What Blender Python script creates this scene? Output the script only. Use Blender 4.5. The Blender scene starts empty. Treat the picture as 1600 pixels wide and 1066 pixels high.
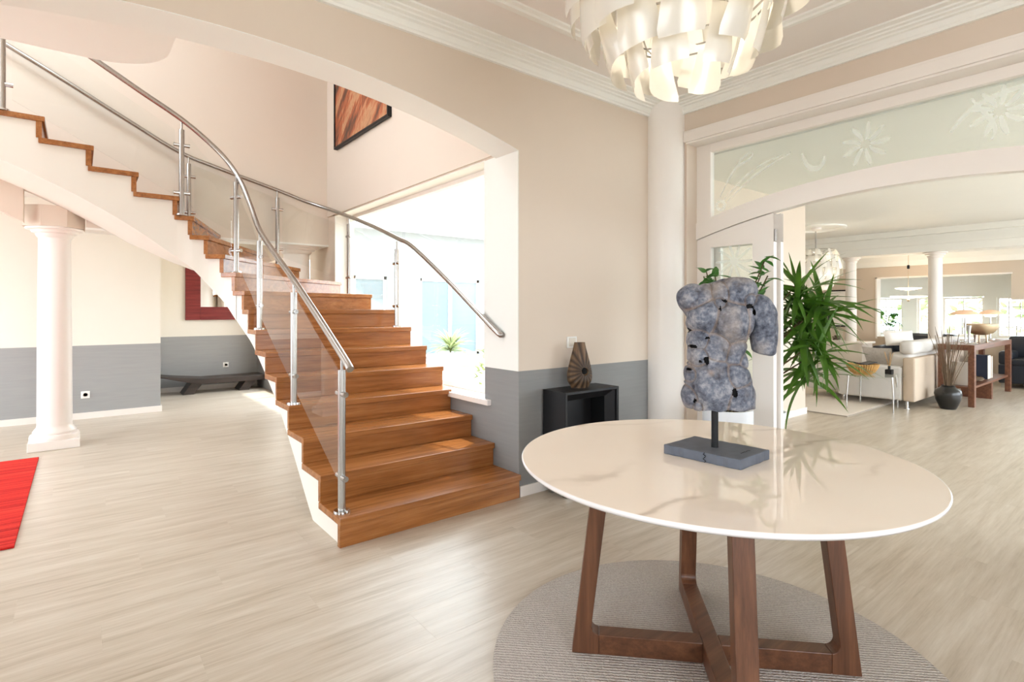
import bpy, bmesh, math, random
from mathutils import Vector, Matrix, Euler
S = bpy.context.scene
col = S.collection
R = math.radians
random.seed(7)

# ------------------------------------------------------------------ camera, sky, exposure
cam_d = bpy.data.cameras.new('camera'); cam = bpy.data.objects.new('camera', cam_d); col.objects.link(cam)
cam_d.sensor_width = 36.0; cam_d.lens = 850 / 1600 * 36.0
cam_d.shift_y = -(533 - 484) / 1600.0
cam_d.clip_start = 0.05; cam_d.clip_end = 300
HEAD = R(51.54)
cam.location = (0, 0, 1.32); cam.rotation_euler = (R(90), 0, HEAD - R(90))
S.camera = cam
S.view_settings.view_transform = 'Standard'; S.view_settings.look = 'None'
S.view_settings.gamma = 1.0; S.view_settings.use_curve_mapping = False
S.view_settings.exposure = 0.52
W = bpy.data.worlds.new('sky'); S.world = W; W.use_nodes = True
bg = W.node_tree.nodes['Background']; bg.inputs[0].default_value = (0.84, 0.925, 1.0, 1); bg.inputs[1].default_value = 6.5
cy = S.cycles
cy.max_bounces = 10; cy.diffuse_bounces = 7; cy.glossy_bounces = 4; cy.transmission_bounces = 6; cy.transparent_max_bounces = 16
cy.use_denoising = True; cy.sample_clamp_indirect = 8.0; cy.caustics_reflective = False; cy.caustics_refractive = False

def portal(name, loc, sx, sy, direction):
    l = bpy.data.lights.new(name, 'AREA'); l.shape = 'RECTANGLE'; l.size = sx; l.size_y = sy
    l.cycles.is_portal = True
    o = bpy.data.objects.new(name, l); col.objects.link(o); o.location = loc
    o.rotation_euler = Vector(direction).to_track_quat('-Z', 'Y').to_euler()
portal('portal_back', (0.7, -2.75, 1.45), 3.2, 1.9, (0, 1, 0))
portal('portal_left', (-3.45, 0.1, 1.5), 1.8, 2.6, (1, 0, 0))
portal('portal_hall_left', (-3.45, 5.9, 1.35), 2.1, 4.2, (1, 0, 0))
portal('portal_upper', (-3.45, 5.1, 4.15), 1.5, 3.0, (1, 0, 0))
portal('portal_stair', (2.75, 4.9, 1.57), 3.2, 1.8, (-1, 0, 0))
portal('portal_sky', (-0.65, 5.0, 5.3), 1.9, 1.4, (0, 0, -1))
portal('portal_hall', (2.75, 8.5, 1.2), 2.4, 2.0, (-1, 0, 0))
portal('portal_living', (8.65, -2.75, 1.33), 7.9, 2.45, (0, 1, 0))
portal('portal_far', (13.4, -0.7, 1.4), 1.6, 3.2, (-1, 0, 0))
portal('portal_bay', (14.3, 3.0, 1.2), 2.6, 1.0, (-1, 0, 0))

sn = bpy.data.lights.new('sun', 'SUN'); sn.energy = 4.0; sn.angle = R(2.5); sn.color = (1.0, 0.95, 0.87)
so = bpy.data.objects.new('sun', sn); col.objects.link(so); so.rotation_euler = Vector((-0.30, -0.12, -0.95)).to_track_quat('-Z', 'Y').to_euler()

# ------------------------------------------------------------------ materials
def srgb(r, g, b):
    f = lambda c: ((c / 255) / 12.92 if c / 255 <= 0.04045 else (((c / 255) + 0.055) / 1.055) ** 2.4)
    return (f(r), f(g), f(b), 1)
class NT:
    def __init__(s, name):
        s.m = bpy.data.materials.new(name); s.m.use_nodes = True; s.t = s.m.node_tree
        s.b = s.t.nodes['Principled BSDF']; s.out = s.t.nodes['Material Output']
    def n(s, typ, **kw):
        o = s.t.nodes.new(typ)
        for k, v in kw.items(): setattr(o, k, v)
        return o
    def l(s, a, b): s.t.links.new(a, b)
    def math(s, op, a, b=None, c=None):
        n = s.n('ShaderNodeMath', operation=op)
        for i, v in enumerate((a, b, c)):
            if v is None: continue
            if isinstance(v, (int, float)): n.inputs[i].default_value = v
            else: s.l(v, n.inputs[i])
        return n.outputs[0]
    def mix(s, f, a, b, mode='MIX'):
        n = s.n('ShaderNodeMix', data_type='RGBA', blend_type=mode)
        for sock, v in ((n.inputs[0], f), (n.inputs[6], a), (n.inputs[7], b)):
            if isinstance(v, (int, float, tuple)): sock.default_value = v
            else: s.l(v, sock)
        return n.outputs[2]
    def pos(s, scale=(1, 1, 1), obj=False):
        mp = s.n('ShaderNodeMapping'); mp.inputs['Scale'].default_value = scale
        s.l(s.n('ShaderNodeTexCoord').outputs['Object'] if obj else s.n('ShaderNodeNewGeometry').outputs['Position'], mp.inputs[0])
        return mp.outputs[0]
    def noise(s, vec, scale, detail=3, rough=0.55):
        n = s.n('ShaderNodeTexNoise'); n.inputs['Scale'].default_value = scale; n.inputs['Detail'].default_value = detail
        n.inputs['Roughness'].default_value = rough; s.l(vec, n.inputs['Vector']); return n.outputs['Fac']
    def ramp(s, f, stops):
        n = s.n('ShaderNodeValToRGB'); e = n.color_ramp.elements
        while len(e) < len(stops): e.new(0.5)
        for i, (p, c) in enumerate(stops): e[i].position = p; e[i].color = c
        s.l(f, n.inputs[0]); return n.outputs[0]
    def bump(s, h, strength=0.2, dist=0.01):
        n = s.n('ShaderNodeBump'); n.inputs['Strength'].default_value = strength; n.inputs['Distance'].default_value = dist
        s.l(h, n.inputs['Height']); s.l(n.outputs[0], s.b.inputs['Normal'])
    def set(s, color=None, rough=None, metal=None, spec=None):
        for k, v in (('Base Color', color), ('Roughness', rough), ('Metallic', metal), ('Specular IOR Level', spec)):
            if v is None: continue
            if isinstance(v, (int, float, tuple)): s.b.inputs[k].default_value = v
            else: s.l(v, s.b.inputs[k])
        return s

def paint(name, c, rough=0.6, var=0.03, spec=0.3, scale=3.0):
    t = NT(name); f = t.noise(t.pos(), scale, 2)
    d = tuple(x * (1 - var) for x in c[:3]) + (1,)
    t.set(t.mix(f, d, c), rough, 0, spec); return t.m
def metal(name, c, rough=0.25):
    t = NT(name); f = t.noise(t.pos((1, 1, 300)), 60, 1)
    t.set(c, t.math('MULTIPLY_ADD', f, 0.04, rough - 0.02), 1.0); return t.m
def wood(name, c1, c2, c3, axis=0, rough=0.35, obj=True, bumps=0.05, fine=1.0):
    t = NT(name); sc = [26 * fine, 26 * fine, 26 * fine]; sc[axis] = 1.6 * fine
    v = t.pos(tuple(sc), obj)
    a = t.noise(v, 1.0, 5, 0.65); sc2 = [90 * fine] * 3; sc2[axis] = 3
    b = t.noise(t.pos(tuple(sc2), obj), 1.0, 3, 0.6)
    g = t.math('ADD', t.math('MULTIPLY', a, 0.72), t.math('MULTIPLY', b, 0.28))
    c = t.ramp(g, [(0.32, c1), (0.5, c2), (0.68, c3)])
    t.set(c, rough, 0, 0.45); t.bump(g, bumps, 0.004); return t.m
def thin_glass(name, tint, ior=1.45, rough=0.0):
    t = NT(name); nt = t.t; nt.nodes.remove(t.b)
    tr = t.n('ShaderNodeBsdfTransparent'); tr.inputs[0].default_value = tint
    gl = t.n('ShaderNodeBsdfGlossy'); gl.inputs[0].default_value = (1, 1, 1, 1); gl.inputs['Roughness'].default_value = rough
    fr = t.n('ShaderNodeFresnel'); fr.inputs[0].default_value = ior
    mx = t.n('ShaderNodeMixShader'); g = t.n('ShaderNodeNewGeometry'); t.l(t.math('MULTIPLY', fr.outputs[0], t.math('SUBTRACT', 1.0, g.outputs['Backfacing'])), mx.inputs[0]); t.l(tr.outputs[0], mx.inputs[1]); t.l(gl.outputs[0], mx.inputs[2])
    t.l(mx.outputs[0], t.out.inputs[0]); return t.m
def emis(name, c, strength):
    t = NT(name); t.b.inputs['Emission Color'].default_value = c; t.b.inputs['Emission Strength'].default_value = strength
    t.set(c, 0.5); return t.m
def fabric(name, c1, c2, scale=220, rough=0.9, bumpd=0.3):
    t = NT(name); f = t.noise(t.pos(), scale, 2); g = t.noise(t.pos(), 6, 2)
    t.set(t.mix(t.math('MULTIPLY_ADD', g, 0.4, t.math('MULTIPLY', f, 0.6)), c1, c2), rough, 0, 0.1); t.bump(f, bumpd, 0.003); return t.m

WALLC = srgb(219, 205, 190); UPC = srgb(225, 214, 201); GREY = srgb(157, 157, 156)
def wall_dado(name, upper, ga=(132, 132, 133), gb=(145, 145, 144)):
    t = NT(name); g = t.n('ShaderNodeNewGeometry'); sp = t.n('ShaderNodeSeparateXYZ'); t.l(g.outputs['Position'], sp.inputs[0])
    f = t.noise(t.pos(), 2.5, 2)
    up = t.mix(f, tuple(x * 0.97 for x in upper[:3]) + (1,), upper)
    gr = t.mix(t.noise(t.pos((1, 1, 14)), 3, 3), srgb(*ga), srgb(*gb))
    c = t.mix(t.math('LESS_THAN', sp.outputs[2], 0.885), up, gr)
    t.set(c, 0.55, 0, 0.3); return t.m
M = {}
M['wall'] = wall_dado('beige wall with grey dado', WALLC)
M['wall_hall'] = wall_dado('cream wall with grey dado', srgb(238, 234, 224), (154, 155, 156), (166, 167, 166))
M['wall_plain'] = paint('beige plaster', WALLC)
M['wall_up'] = paint('pale pink plaster', UPC)
M['wall_taupe'] = paint('taupe plaster', srgb(206, 192, 176))
M['ceil'] = paint('white ceiling paint', srgb(238, 232, 227), 0.7)
M['white'] = paint('white gloss paint', srgb(240, 234, 228), 0.3, 0.02, 0.5)
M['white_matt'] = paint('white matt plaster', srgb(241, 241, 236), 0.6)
M['column'] = paint('ivory column paint', srgb(243, 238, 233), 0.35, 0.02, 0.4)
M['stringer'] = paint('stair stringer plaster', srgb(233, 229, 220), 0.6)
M['plast'] = paint('white plastic', srgb(242, 242, 240), 0.3)
M['steel'] = metal('brushed steel', (0.43, 0.415, 0.395, 1), 0.27)
M['steel_dark'] = metal('dark steel', (0.35, 0.33, 0.31, 1), 0.3)  # darker steel tone for the hinges
M['chrome'] = metal('chrome', (0.6, 0.6, 0.6, 1), 0.14)
M['stair_wood'] = wood('oiled stair hardwood', srgb(122, 74, 38), srgb(154, 98, 52), srgb(176, 120, 70), 0, 0.22)
M['stair_wood_y'] = wood('oiled stair hardwood crosswise', srgb(122, 74, 38), srgb(154, 98, 52), srgb(176, 120, 70), 1, 0.22)
M['walnut'] = wood('walnut table wood', srgb(66, 40, 25), srgb(94, 59, 39), srgb(116, 76, 51), 2, 0.38, True)
M['walnut_h'] = wood('walnut table wood level', srgb(66, 40, 25), srgb(94, 59, 39), srgb(116, 76, 51), 0, 0.38, True)
M['console_wood'] = wood('reddish console wood', srgb(80, 48, 33), srgb(108, 68, 48), srgb(130, 86, 63), 0, 0.4, True)
M['black_wood'] = paint('black satin lacquer', srgb(27, 26, 28), 0.42, 0.2, 0.3)
M['black'] = paint('matt black', srgb(22, 22, 23), 0.5)
M['dark_bench'] = wood('dark stained bench wood', srgb(44, 36, 32), srgb(60, 50, 45), srgb(76, 64, 57), 0, 0.4)
M['glass'] = thin_glass('clear rail glass', (0.975, 0.985, 0.98, 1), 1.5)
M['pane'] = thin_glass('window glass', (0.97, 0.985, 0.98, 1), 1.4)
M['door_glass'] = thin_glass('greenish door glass', (0.945, 0.965, 0.955, 1), 1.45)
M['etched'] = None
t = NT('etched frost'); nt = t.t
tr = t.n('ShaderNodeBsdfTransparent'); tl = t.n('ShaderNodeBsdfTranslucent'); tl.inputs[0].default_value = (0.95, 0.98, 0.97, 1)
df = t.n('ShaderNodeBsdfDiffuse'); df.inputs[0].default_value = (0.9, 0.94, 0.93, 1)
m1 = t.n('ShaderNodeMixShader'); t.l(tl.outputs[0], m1.inputs[1]); t.l(df.outputs[0], m1.inputs[2])
m2 = t.n('ShaderNodeMixShader'); m2.inputs[0].default_value = 0.3; t.l(tr.outputs[0], m2.inputs[1]); t.l(m1.outputs[0], m2.inputs[2])
t.l(m2.outputs[0], t.out.inputs[0]); M['etched'] = t.m
t = NT('pearl lamp blade'); t.set(srgb(238, 236, 231), 0.22, 0.05, 0.8)
tl = t.n('ShaderNodeBsdfTranslucent'); tl.inputs[0].default_value = srgb(246, 242, 232)
mx = t.n('ShaderNodeMixShader'); mx.inputs[0].default_value = 0.3; t.l(t.b.outputs[0], mx.inputs[1]); t.l(tl.outputs[0], mx.inputs[2])
t.bump(t.noise(t.pos((1, 1, 0.1), True), 300, 2), 0.1, 0.001)
t.l(mx.outputs[0], t.out.inputs[0]); M['blade'] = t.m
M['bulb'] = emis('warm bulb', (1.0, 0.9, 0.74, 1), 36.0)
M['lamp_glow'] = emis('lit lamp diffuser', (1.0, 0.86, 0.66, 1), 6.0)
# marble top
t = NT('polished cream marble'); v = t.pos((1, 1, 1), True)
w = t.n('ShaderNodeTexNoise'); w.inputs['Scale'].default_value = 1.7; w.inputs['Detail'].default_value = 4; t.l(v, w.inputs['Vector'])
mv = t.n('ShaderNodeVectorMath', operation='MULTIPLY_ADD'); t.l(w.outputs['Color'], mv.inputs[0]); mv.inputs[1].default_value = (0.55, 0.55, 0.55); t.l(v, mv.inputs[2])
rot = t.n('ShaderNodeMapping'); rot.inputs['Rotation'].default_value = (0, 0, R(32)); rot.inputs['Scale'].default_value = (0.9, 2.6, 1); t.l(mv.outputs[0], rot.inputs[0])
wv = t.n('ShaderNodeTexWave'); wv.inputs['Scale'].default_value = 0.42; wv.inputs['Distortion'].default_value = 3.5; wv.inputs['Detail'].default_value = 4; wv.bands_direction = 'Y'
t.l(rot.outputs[0], wv.inputs['Vector'])
vein = t.ramp(wv.outputs['Fac'], [(0.0, (1, 1, 1, 1)), (0.035, (0.25, 0.25, 0.25, 1)), (0.12, (0, 0, 0, 1))])
ms = t.math('MULTIPLY', vein, t.ramp(t.noise(v, 1.6, 3), [(0.42, (0, 0, 0, 1)), (0.62, (1, 1, 1, 1))]))
base = t.mix(t.noise(v, 2.2, 3), srgb(243, 229, 214), srgb(247, 238, 226))
t.set(t.mix(t.math('MULTIPLY', ms, 0.55), base, srgb(176, 158, 138)), 0.015, 0, 1.0); M['marble'] = t.m
M['marble_rim'] = paint('white marble rim', srgb(240, 238, 240), 0.15, 0.05, 0.5)
# floor planks: the plank cell (row, column) picks the tone
PW, PL, PY0 = 0.2425, 1.23, 0.675
t = NT('limed oak vinyl plank'); g = t.n('ShaderNodeNewGeometry'); sp = t.n('ShaderNodeSeparateXYZ'); t.l(g.outputs['Position'], sp.inputs[0])
row = t.math('FLOOR', t.math('DIVIDE', t.math('SUBTRACT', sp.outputs[1], PY0), PW))
off = t.math('MULTIPLY', t.math('FRACT', t.math('MULTIPLY', row, 0.38197)), PL)
colm = t.math('FLOOR', t.math('DIVIDE', t.math('SUBTRACT', sp.outputs[0], off), PL))
cb = t.n('ShaderNodeCombineXYZ'); t.l(row, cb.inputs[0]); t.l(colm, cb.inputs[1])
wn = t.n('ShaderNodeTexWhiteNoise', noise_dimensions='2D'); t.l(cb.outputs[0], wn.inputs['Vector'])
sh = t.n('ShaderNodeVectorMath', operation='MULTIPLY_ADD'); t.l(wn.outputs['Color'], sh.inputs[0]); sh.inputs[1].default_value = (9, 9, 9); t.l(t.pos((1.5, 16, 1)), sh.inputs[2])
a = t.noise(sh.outputs[0], 1.0, 6, 0.68); b = t.noise(t.pos((3, 90, 1)), 1.0, 4, 0.6); c3 = t.noise(t.pos((0.7, 2.5, 1)), 1.0, 2)
gsum = t.math('ADD', t.math('MULTIPLY', a, 0.65), t.math('ADD', t.math('MULTIPLY', b, 0.25), t.math('MULTIPLY', c3, 0.1)))
cc = t.ramp(gsum, [(0.33, srgb(166, 152, 132)), (0.47, srgb(191, 179, 162)), (0.62, srgb(208, 199, 185))])
ccv = t.mix(t.math('MULTIPLY', wn.outputs['Value'], 0.16), cc, srgb(176, 160, 140))
t.set(ccv, t.math('MULTIPLY_ADD', gsum, 0.12, 0.26), 0, 0.5); t.bump(gsum, 0.06, 0.003); M['plank'] = t.m
M['subfloor'] = paint('dark subfloor', srgb(120, 105, 88))
# rugs
t = NT('woven grey rug'); v = t.pos((1, 1, 1))
wv = t.n('ShaderNodeTexWave', wave_type='BANDS', bands_direction='DIAGONAL'); wv.inputs['Scale'].default_value = 30; wv.inputs['Distortion'].default_value = 3.0; wv.inputs['Detail'].default_value = 2; wv.inputs['Detail Scale'].default_value = 4
t.l(v, wv.inputs['Vector']); n1 = t.noise(v, 140, 2); n2 = t.noise(v, 420, 2)
h = t.math('ADD', t.math('MULTIPLY', wv.outputs['Fac'], 0.5), t.math('MULTIPLY', n1, 0.5))
t.set(t.mix(t.math('MULTIPLY_ADD', n2, 0.4, t.math('MULTIPLY', h, 0.6)), srgb(132, 124, 116), srgb(226, 219, 212)), 0.95, 0, 0.1); t.bump(h, 0.8, 0.01); M['rug_grey'] = t.m
t = NT('red striped rug'); a = t.noise(t.pos((0.9, 26, 1)), 1.0, 4, 0.7); b = t.noise(t.pos((60, 240, 1)), 1.0, 2)
t.set(t.ramp(t.math('MULTIPLY_ADD', b, 0.2, t.math('MULTIPLY', a, 0.8)), [(0.3, srgb(118, 14, 16)), (0.46, srgb(190, 36, 32)), (0.6, srgb(214, 58, 46)), (0.72, srgb(226, 84, 66))]), 0.85, 0, 0.15)
t.bump(a, 0.3, 0.004); M['rug_red'] = t.m
M['rug_cream'] = fabric('cream rug pile', srgb(222, 212, 200), srgb(240, 232, 222), 120)
M['rug_edge'] = fabric('rug binding', srgb(150, 142, 132), srgb(170, 160, 150), 120)
# stone
t = NT('blue grey weathered stone'); at = t.n('ShaderNodeAttribute', attribute_name='edge'); v = t.pos((1, 1, 1))
n1 = t.noise(v, 16, 5, 0.62); n2 = t.noise(v, 70, 4, 0.6)
body = t.ramp(t.math('MULTIPLY_ADD', n2, 0.4, t.math('MULTIPLY', n1, 0.6)), [(0.36, srgb(52, 55, 66)), (0.5, srgb(104, 109, 122)), (0.66, srgb(164, 164, 168))])
body = t.mix(t.ramp(t.noise(v, 7, 4), [(0.5, (0, 0, 0, 1)), (0.72, (0.5, 0.5, 0.5, 1))]), body, srgb(168, 152, 136))
t.set(t.mix(t.math('MULTIPLY', at.outputs['Fac'], 0.55), body, srgb(176, 154, 136)), 0.72, 0, 0.25); t.bump(n2, 0.5, 0.006); M['stone'] = t.m
M['stone_base'] = paint('slate blue painted block', srgb(104, 110, 122), 0.6, 0.35, 0.3, 22)
M['stone_core'] = paint('stone core shadow gap', srgb(20, 19, 20), 0.9)
# vase
M['vase_brown'] = wood('carved brown ceramic', srgb(88, 66, 46), srgb(112, 86, 60), srgb(134, 106, 78), 2, 0.5)
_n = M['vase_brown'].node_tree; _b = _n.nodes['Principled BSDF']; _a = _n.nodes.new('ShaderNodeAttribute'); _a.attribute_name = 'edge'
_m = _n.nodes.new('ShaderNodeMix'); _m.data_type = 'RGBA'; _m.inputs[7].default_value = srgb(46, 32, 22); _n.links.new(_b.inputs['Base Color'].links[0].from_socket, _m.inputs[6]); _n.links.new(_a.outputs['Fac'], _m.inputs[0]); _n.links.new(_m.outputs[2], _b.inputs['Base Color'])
# plants
def leafm(name, c1, c2, s=8):
    t = NT(name); f = t.noise(t.pos(), s, 2); t.set(t.mix(f, c1, c2), 0.35, 0, 0.45)
    t.b.inputs['Subsurface Weight'].default_value = 0.0
    tl = t.n('ShaderNodeBsdfTranslucent'); tl.inputs[0].default_value = c2
    mx = t.n('ShaderNodeMixShader'); mx.inputs[0].default_value = 0.22; t.l(t.b.outputs[0], mx.inputs[1]); t.l(tl.outputs[0], mx.inputs[2]); t.l(mx.outputs[0], t.out.inputs[0]); return t.m
M['palm'] = leafm('palm leaf green', srgb(28, 62, 20), srgb(92, 136, 44))
M['ficus'] = leafm('glossy leaf green', srgb(36, 84, 36), srgb(86, 146, 62))
M['garden'] = leafm('pale garden leaf', srgb(110, 130, 80), srgb(172, 184, 134), 3)
M['bark'] = paint('plant stem', srgb(96, 84, 56), 0.8, 0.3)
M['soil'] = paint('potting soil', srgb(52, 42, 34), 0.95, 0.4, 0.1, 40)
M['pot_white'] = paint('white ribbed ceramic', srgb(225, 229, 234), 0.35)
M['pot_black'] = paint('glazed black ceramic', srgb(24, 24, 24), 0.25, 0.2, 0.6)
M['twig'] = paint('dry twig', srgb(128, 108, 88), 0.8, 0.4, 0.2, 30)
# soft goods
M['sofa'] = fabric('light grey sofa fabric', srgb(206, 203, 200), srgb(226, 223, 220))
M['sofa_back'] = fabric('beige sofa fabric', srgb(192, 174, 156), srgb(212, 196, 178))
M['leather'] = paint('black leather', srgb(38, 42, 50), 0.35, 0.2, 0.5)
M['cushion'] = fabric('white cushion fabric', srgb(236, 230, 224), srgb(248, 244, 240))
M['cushion_grey'] = fabric('grey patterned cushion fabric', srgb(170, 166, 164), srgb(232, 228, 224), 40)
t = NT('copper abstract canvas'); v = t.pos((1, 1, 1)); rm = t.n('ShaderNodeMapping'); rm.inputs['Rotation'].default_value = (R(38), 0, 0); t.l(v, rm.inputs[0])
rs = t.n('ShaderNodeMapping'); rs.inputs['Scale'].default_value = (1, 0.6, 4.2); t.l(rm.outputs[0], rs.inputs[0])
a = t.noise(rs.outputs[0], 1.35, 6, 0.62); b = t.noise(t.pos((1, 60, 2)), 1.0, 3)
t.set(t.ramp(t.math('MULTIPLY_ADD', b, 0.18, t.math('MULTIPLY', a, 0.84)), [(0.36, srgb(62, 42, 36)), (0.44, srgb(104, 66, 48)), (0.5, srgb(176, 92, 54)), (0.56, srgb(196, 150, 112)), (0.62, srgb(172, 120, 86)), (0.7, srgb(110, 84, 70))]), 0.5); M['canvas'] = t.m
M['red_frame'] = wood('red lacquer frame', srgb(96, 26, 28), srgb(126, 40, 40), srgb(146, 56, 52), 0, 0.4)
t = NT('mirror glass'); t.set((0.93, 0.95, 0.95, 1), 0.01, 1.0); M['mirror'] = t.m
M['basket'] = wood('woven straw', srgb(150, 106, 54), srgb(198, 154, 92), srgb(222, 184, 124), 2, 0.7, False, 0.3)
M['bronze'] = metal('bronze bowl', srgb(206, 186, 158), 0.45)
M['lamp_pink'] = emis('peach lit lamp shade', srgb(250, 206, 170), 0.1); M['lamp_pink'].node_tree.nodes['Principled BSDF'].inputs['Base Color'].default_value = srgb(240, 200, 168)
M['paper'] = paint('book paper', srgb(226, 220, 210), 0.8)
M['deck'] = wood('terrace decking', srgb(112, 84, 68), srgb(134, 104, 86), srgb(150, 120, 100), 0, 0.7, False)
M['render_white'] = paint('blue grey outside render', srgb(150, 153, 153), 0.8)
M['eave_white'] = paint('white eave boards', srgb(238, 240, 242), 0.8)
M['paving'] = paint('pale paving', srgb(186, 185, 182), 0.8)
M['lawn'] = paint('pale gravel ground', srgb(206, 204, 200), 0.9, 0.1, 0.1, 8)
M['facade_glass'] = paint('facade window glass', srgb(116, 132, 138), 0.15, 0.1, 0.6)
M['books_dark'] = paint('dark book cover', srgb(44, 50, 66), 0.5)
M['books_brown'] = paint('brown book cover', srgb(150, 92, 50), 0.5)
M['stone_light'] = paint('shells and pebbles', srgb(130, 112, 98), 0.7, 0.4, 0.3, 60)

# ------------------------------------------------------------------ mesh helpers
class MB:
    def __init__(s): s.v = []; s.f = []
    def add(s, vs, fs):
        o = len(s.v); s.v += [tuple(p) for p in vs]; s.f += [tuple(i + o for i in f) for f in fs]; return s
    def box(s, x0, x1, y0, y1, z0, z1):
        return s.add([(x0, y0, z0), (x1, y0, z0), (x1, y1, z0), (x0, y1, z0), (x0, y0, z1), (x1, y0, z1), (x1, y1, z1), (x0, y1, z1)],
                     [(0, 3, 2, 1), (4, 5, 6, 7), (0, 1, 5, 4), (1, 2, 6, 5), (2, 3, 7, 6), (3, 0, 4, 7)])
    def prism(s, poly, f0, f1):                       # poly: list of 2d points; f0/f1 map a 2d point to 3d
        n = len(poly); return s.add([f0(*p) for p in poly] + [f1(*p) for p in poly],
            [tuple(range(n))[::-1], tuple(range(n, 2 * n))] + [(i, (i + 1) % n, n + (i + 1) % n, n + i) for i in range(n)])
    def slab(s, poly, z0, z1): return s.prism(poly, lambda x, y: (x, y, z0), lambda x, y: (x, y, z1))
    def lathe(s, prof, c, n=32, a0=0.0):
        vs = []; fs = []; m = len(prof)
        for i in range(n):
            a = a0 + 2 * math.pi * i / n
            vs += [(c[0] + r * math.cos(a), c[1] + r * math.sin(a), c[2] + z) for r, z in prof]
        for i in range(n):
            j = (i + 1) % n
            fs += [(i * m + k, j * m + k, j * m + k + 1, i * m + k + 1) for k in range(m - 1)]
        if prof[0][0] > 1e-6: fs.append(tuple(i * m for i in range(n))[::-1])
        if prof[-1][0] > 1e-6: fs.append(tuple(i * m + m - 1 for i in range(n)))
        return s.add(vs, fs)
    def tube(s, path, r, n=12, caps=True):
        P = [Vector(p) for p in path]; vs = []; fs = []; up = None
        rr = r if isinstance(r, (list, tuple)) else [r] * len(P)
        for i, p in enumerate(P):
            d = (P[min(i + 1, len(P) - 1)] - P[max(i - 1, 0)]).normalized()
            if up is None: up = Vector((0, 0, 1)) if abs(d.z) < 0.95 else Vector((1, 0, 0))
            a = d.cross(up).normalized(); b = a.cross(d).normalized(); up = b
            vs += [tuple(p + (a * math.cos(2 * math.pi * k / n) + b * math.sin(2 * math.pi * k / n)) * rr[i]) for k in range(n)]
        for i in range(len(P) - 1):
            fs += [(i * n + k, i * n + (k + 1) % n, (i + 1) * n + (k + 1) % n, (i + 1) * n + k) for k in range(n)]
        if caps: fs += [tuple(range(n))[::-1], tuple((len(P) - 1) * n + k for k in range(n))]
        return s.add(vs, fs)
    def ball(s, c, rx, ry, rz, nu=16, nv=10):
        pr = [(math.sin(math.pi * k / nv), -math.cos(math.pi * k / nv)) for k in range(nv + 1)]
        o = len(s.v); s.lathe([(max(r, 1e-4), z) for r, z in pr], (0, 0, 0), nu)
        for i in range(o, len(s.v)):
            x, y, z = s.v[i]; s.v[i] = (c[0] + x * rx, c[1] + y * ry, c[2] + z * rz)
        return s
    def xf(s, m):
        s.v = [tuple(m @ Vector(p)) for p in s.v]; return s

WL = {}
def mesh(name, mb, mat, smooth=0, bevel=0, seg=2, origin=(0, 0, 0)):
    me = bpy.data.meshes.new(name)
    me.from_pydata([(x - origin[0], y - origin[1], z - origin[2]) for x, y, z in mb.v], [], mb.f)
    bm = bmesh.new(); bm.from_mesh(me)
    if not getattr(mb, 'keep', False): bmesh.ops.recalc_face_normals(bm, faces=bm.faces)
    if bevel:
        es = [e for e in bm.edges if len(e.link_faces) == 2 and e.calc_face_angle(0) > R(35)]
        bmesh.ops.bevel(bm, geom=es, offset=bevel, segments=seg, profile=0.5, affect='EDGES', clamp_overlap=True)
    bm.to_mesh(me); bm.free()
    if smooth:
        me.polygons.foreach_set('use_smooth', [True] * len(me.polygons))
        me.update()
        if smooth < 180: me.set_sharp_from_angle(angle=R(smooth))
    me.materials.append(mat); return me
def part(name, mb, mat, parent=None, smooth=0, bevel=0, seg=2, label=None):
    o0 = WL.get(parent.name, (0, 0, 0)) if parent else (0, 0, 0)
    o = bpy.data.objects.new(name, mesh(name, mb, mat, smooth, bevel, seg, o0)); col.objects.link(o)
    if parent: o.parent = parent
    WL[o.name] = o0
    if label: o['label'] = label
    return o
def thing(name, label, cat, loc=(0, 0, 0), group=None):
    o = bpy.data.objects.new(name, None); o.empty_display_size = 0.1; col.objects.link(o); o.location = loc
    WL[o.name] = tuple(loc); o['label'] = label; o['category'] = cat
    if group: o['group'] = group
    return o
def solo(name, mb, mat, label, cat, smooth=0, bevel=0, group=None):
    o = part(name, mb, mat, None, smooth, bevel); o['label'] = label; o['category'] = cat
    if group: o['group'] = group
    return o
def struct(name, mb, mat, parent=None, smooth=0, bevel=0):
    o = part(name, mb, mat, parent, smooth, bevel)
    if not parent: o['kind'] = 'structure'
    return o
def inst(src, name, parent, loc, rot=(0, 0, 0), sc=(1, 1, 1)):    # same mesh again as one more part
    o = bpy.data.objects.new(name, src.data if hasattr(src, 'data') else src); col.objects.link(o); o.parent = parent
    o.location = loc; o.rotation_euler = rot; o.scale = sc; WL[o.name] = (0, 0, 0); return o
def copy_tree(o, parent=None):
    c = o.copy(); col.objects.link(c); c.parent = parent
    for ch in o.children: copy_tree(ch, c)
    return c

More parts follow.
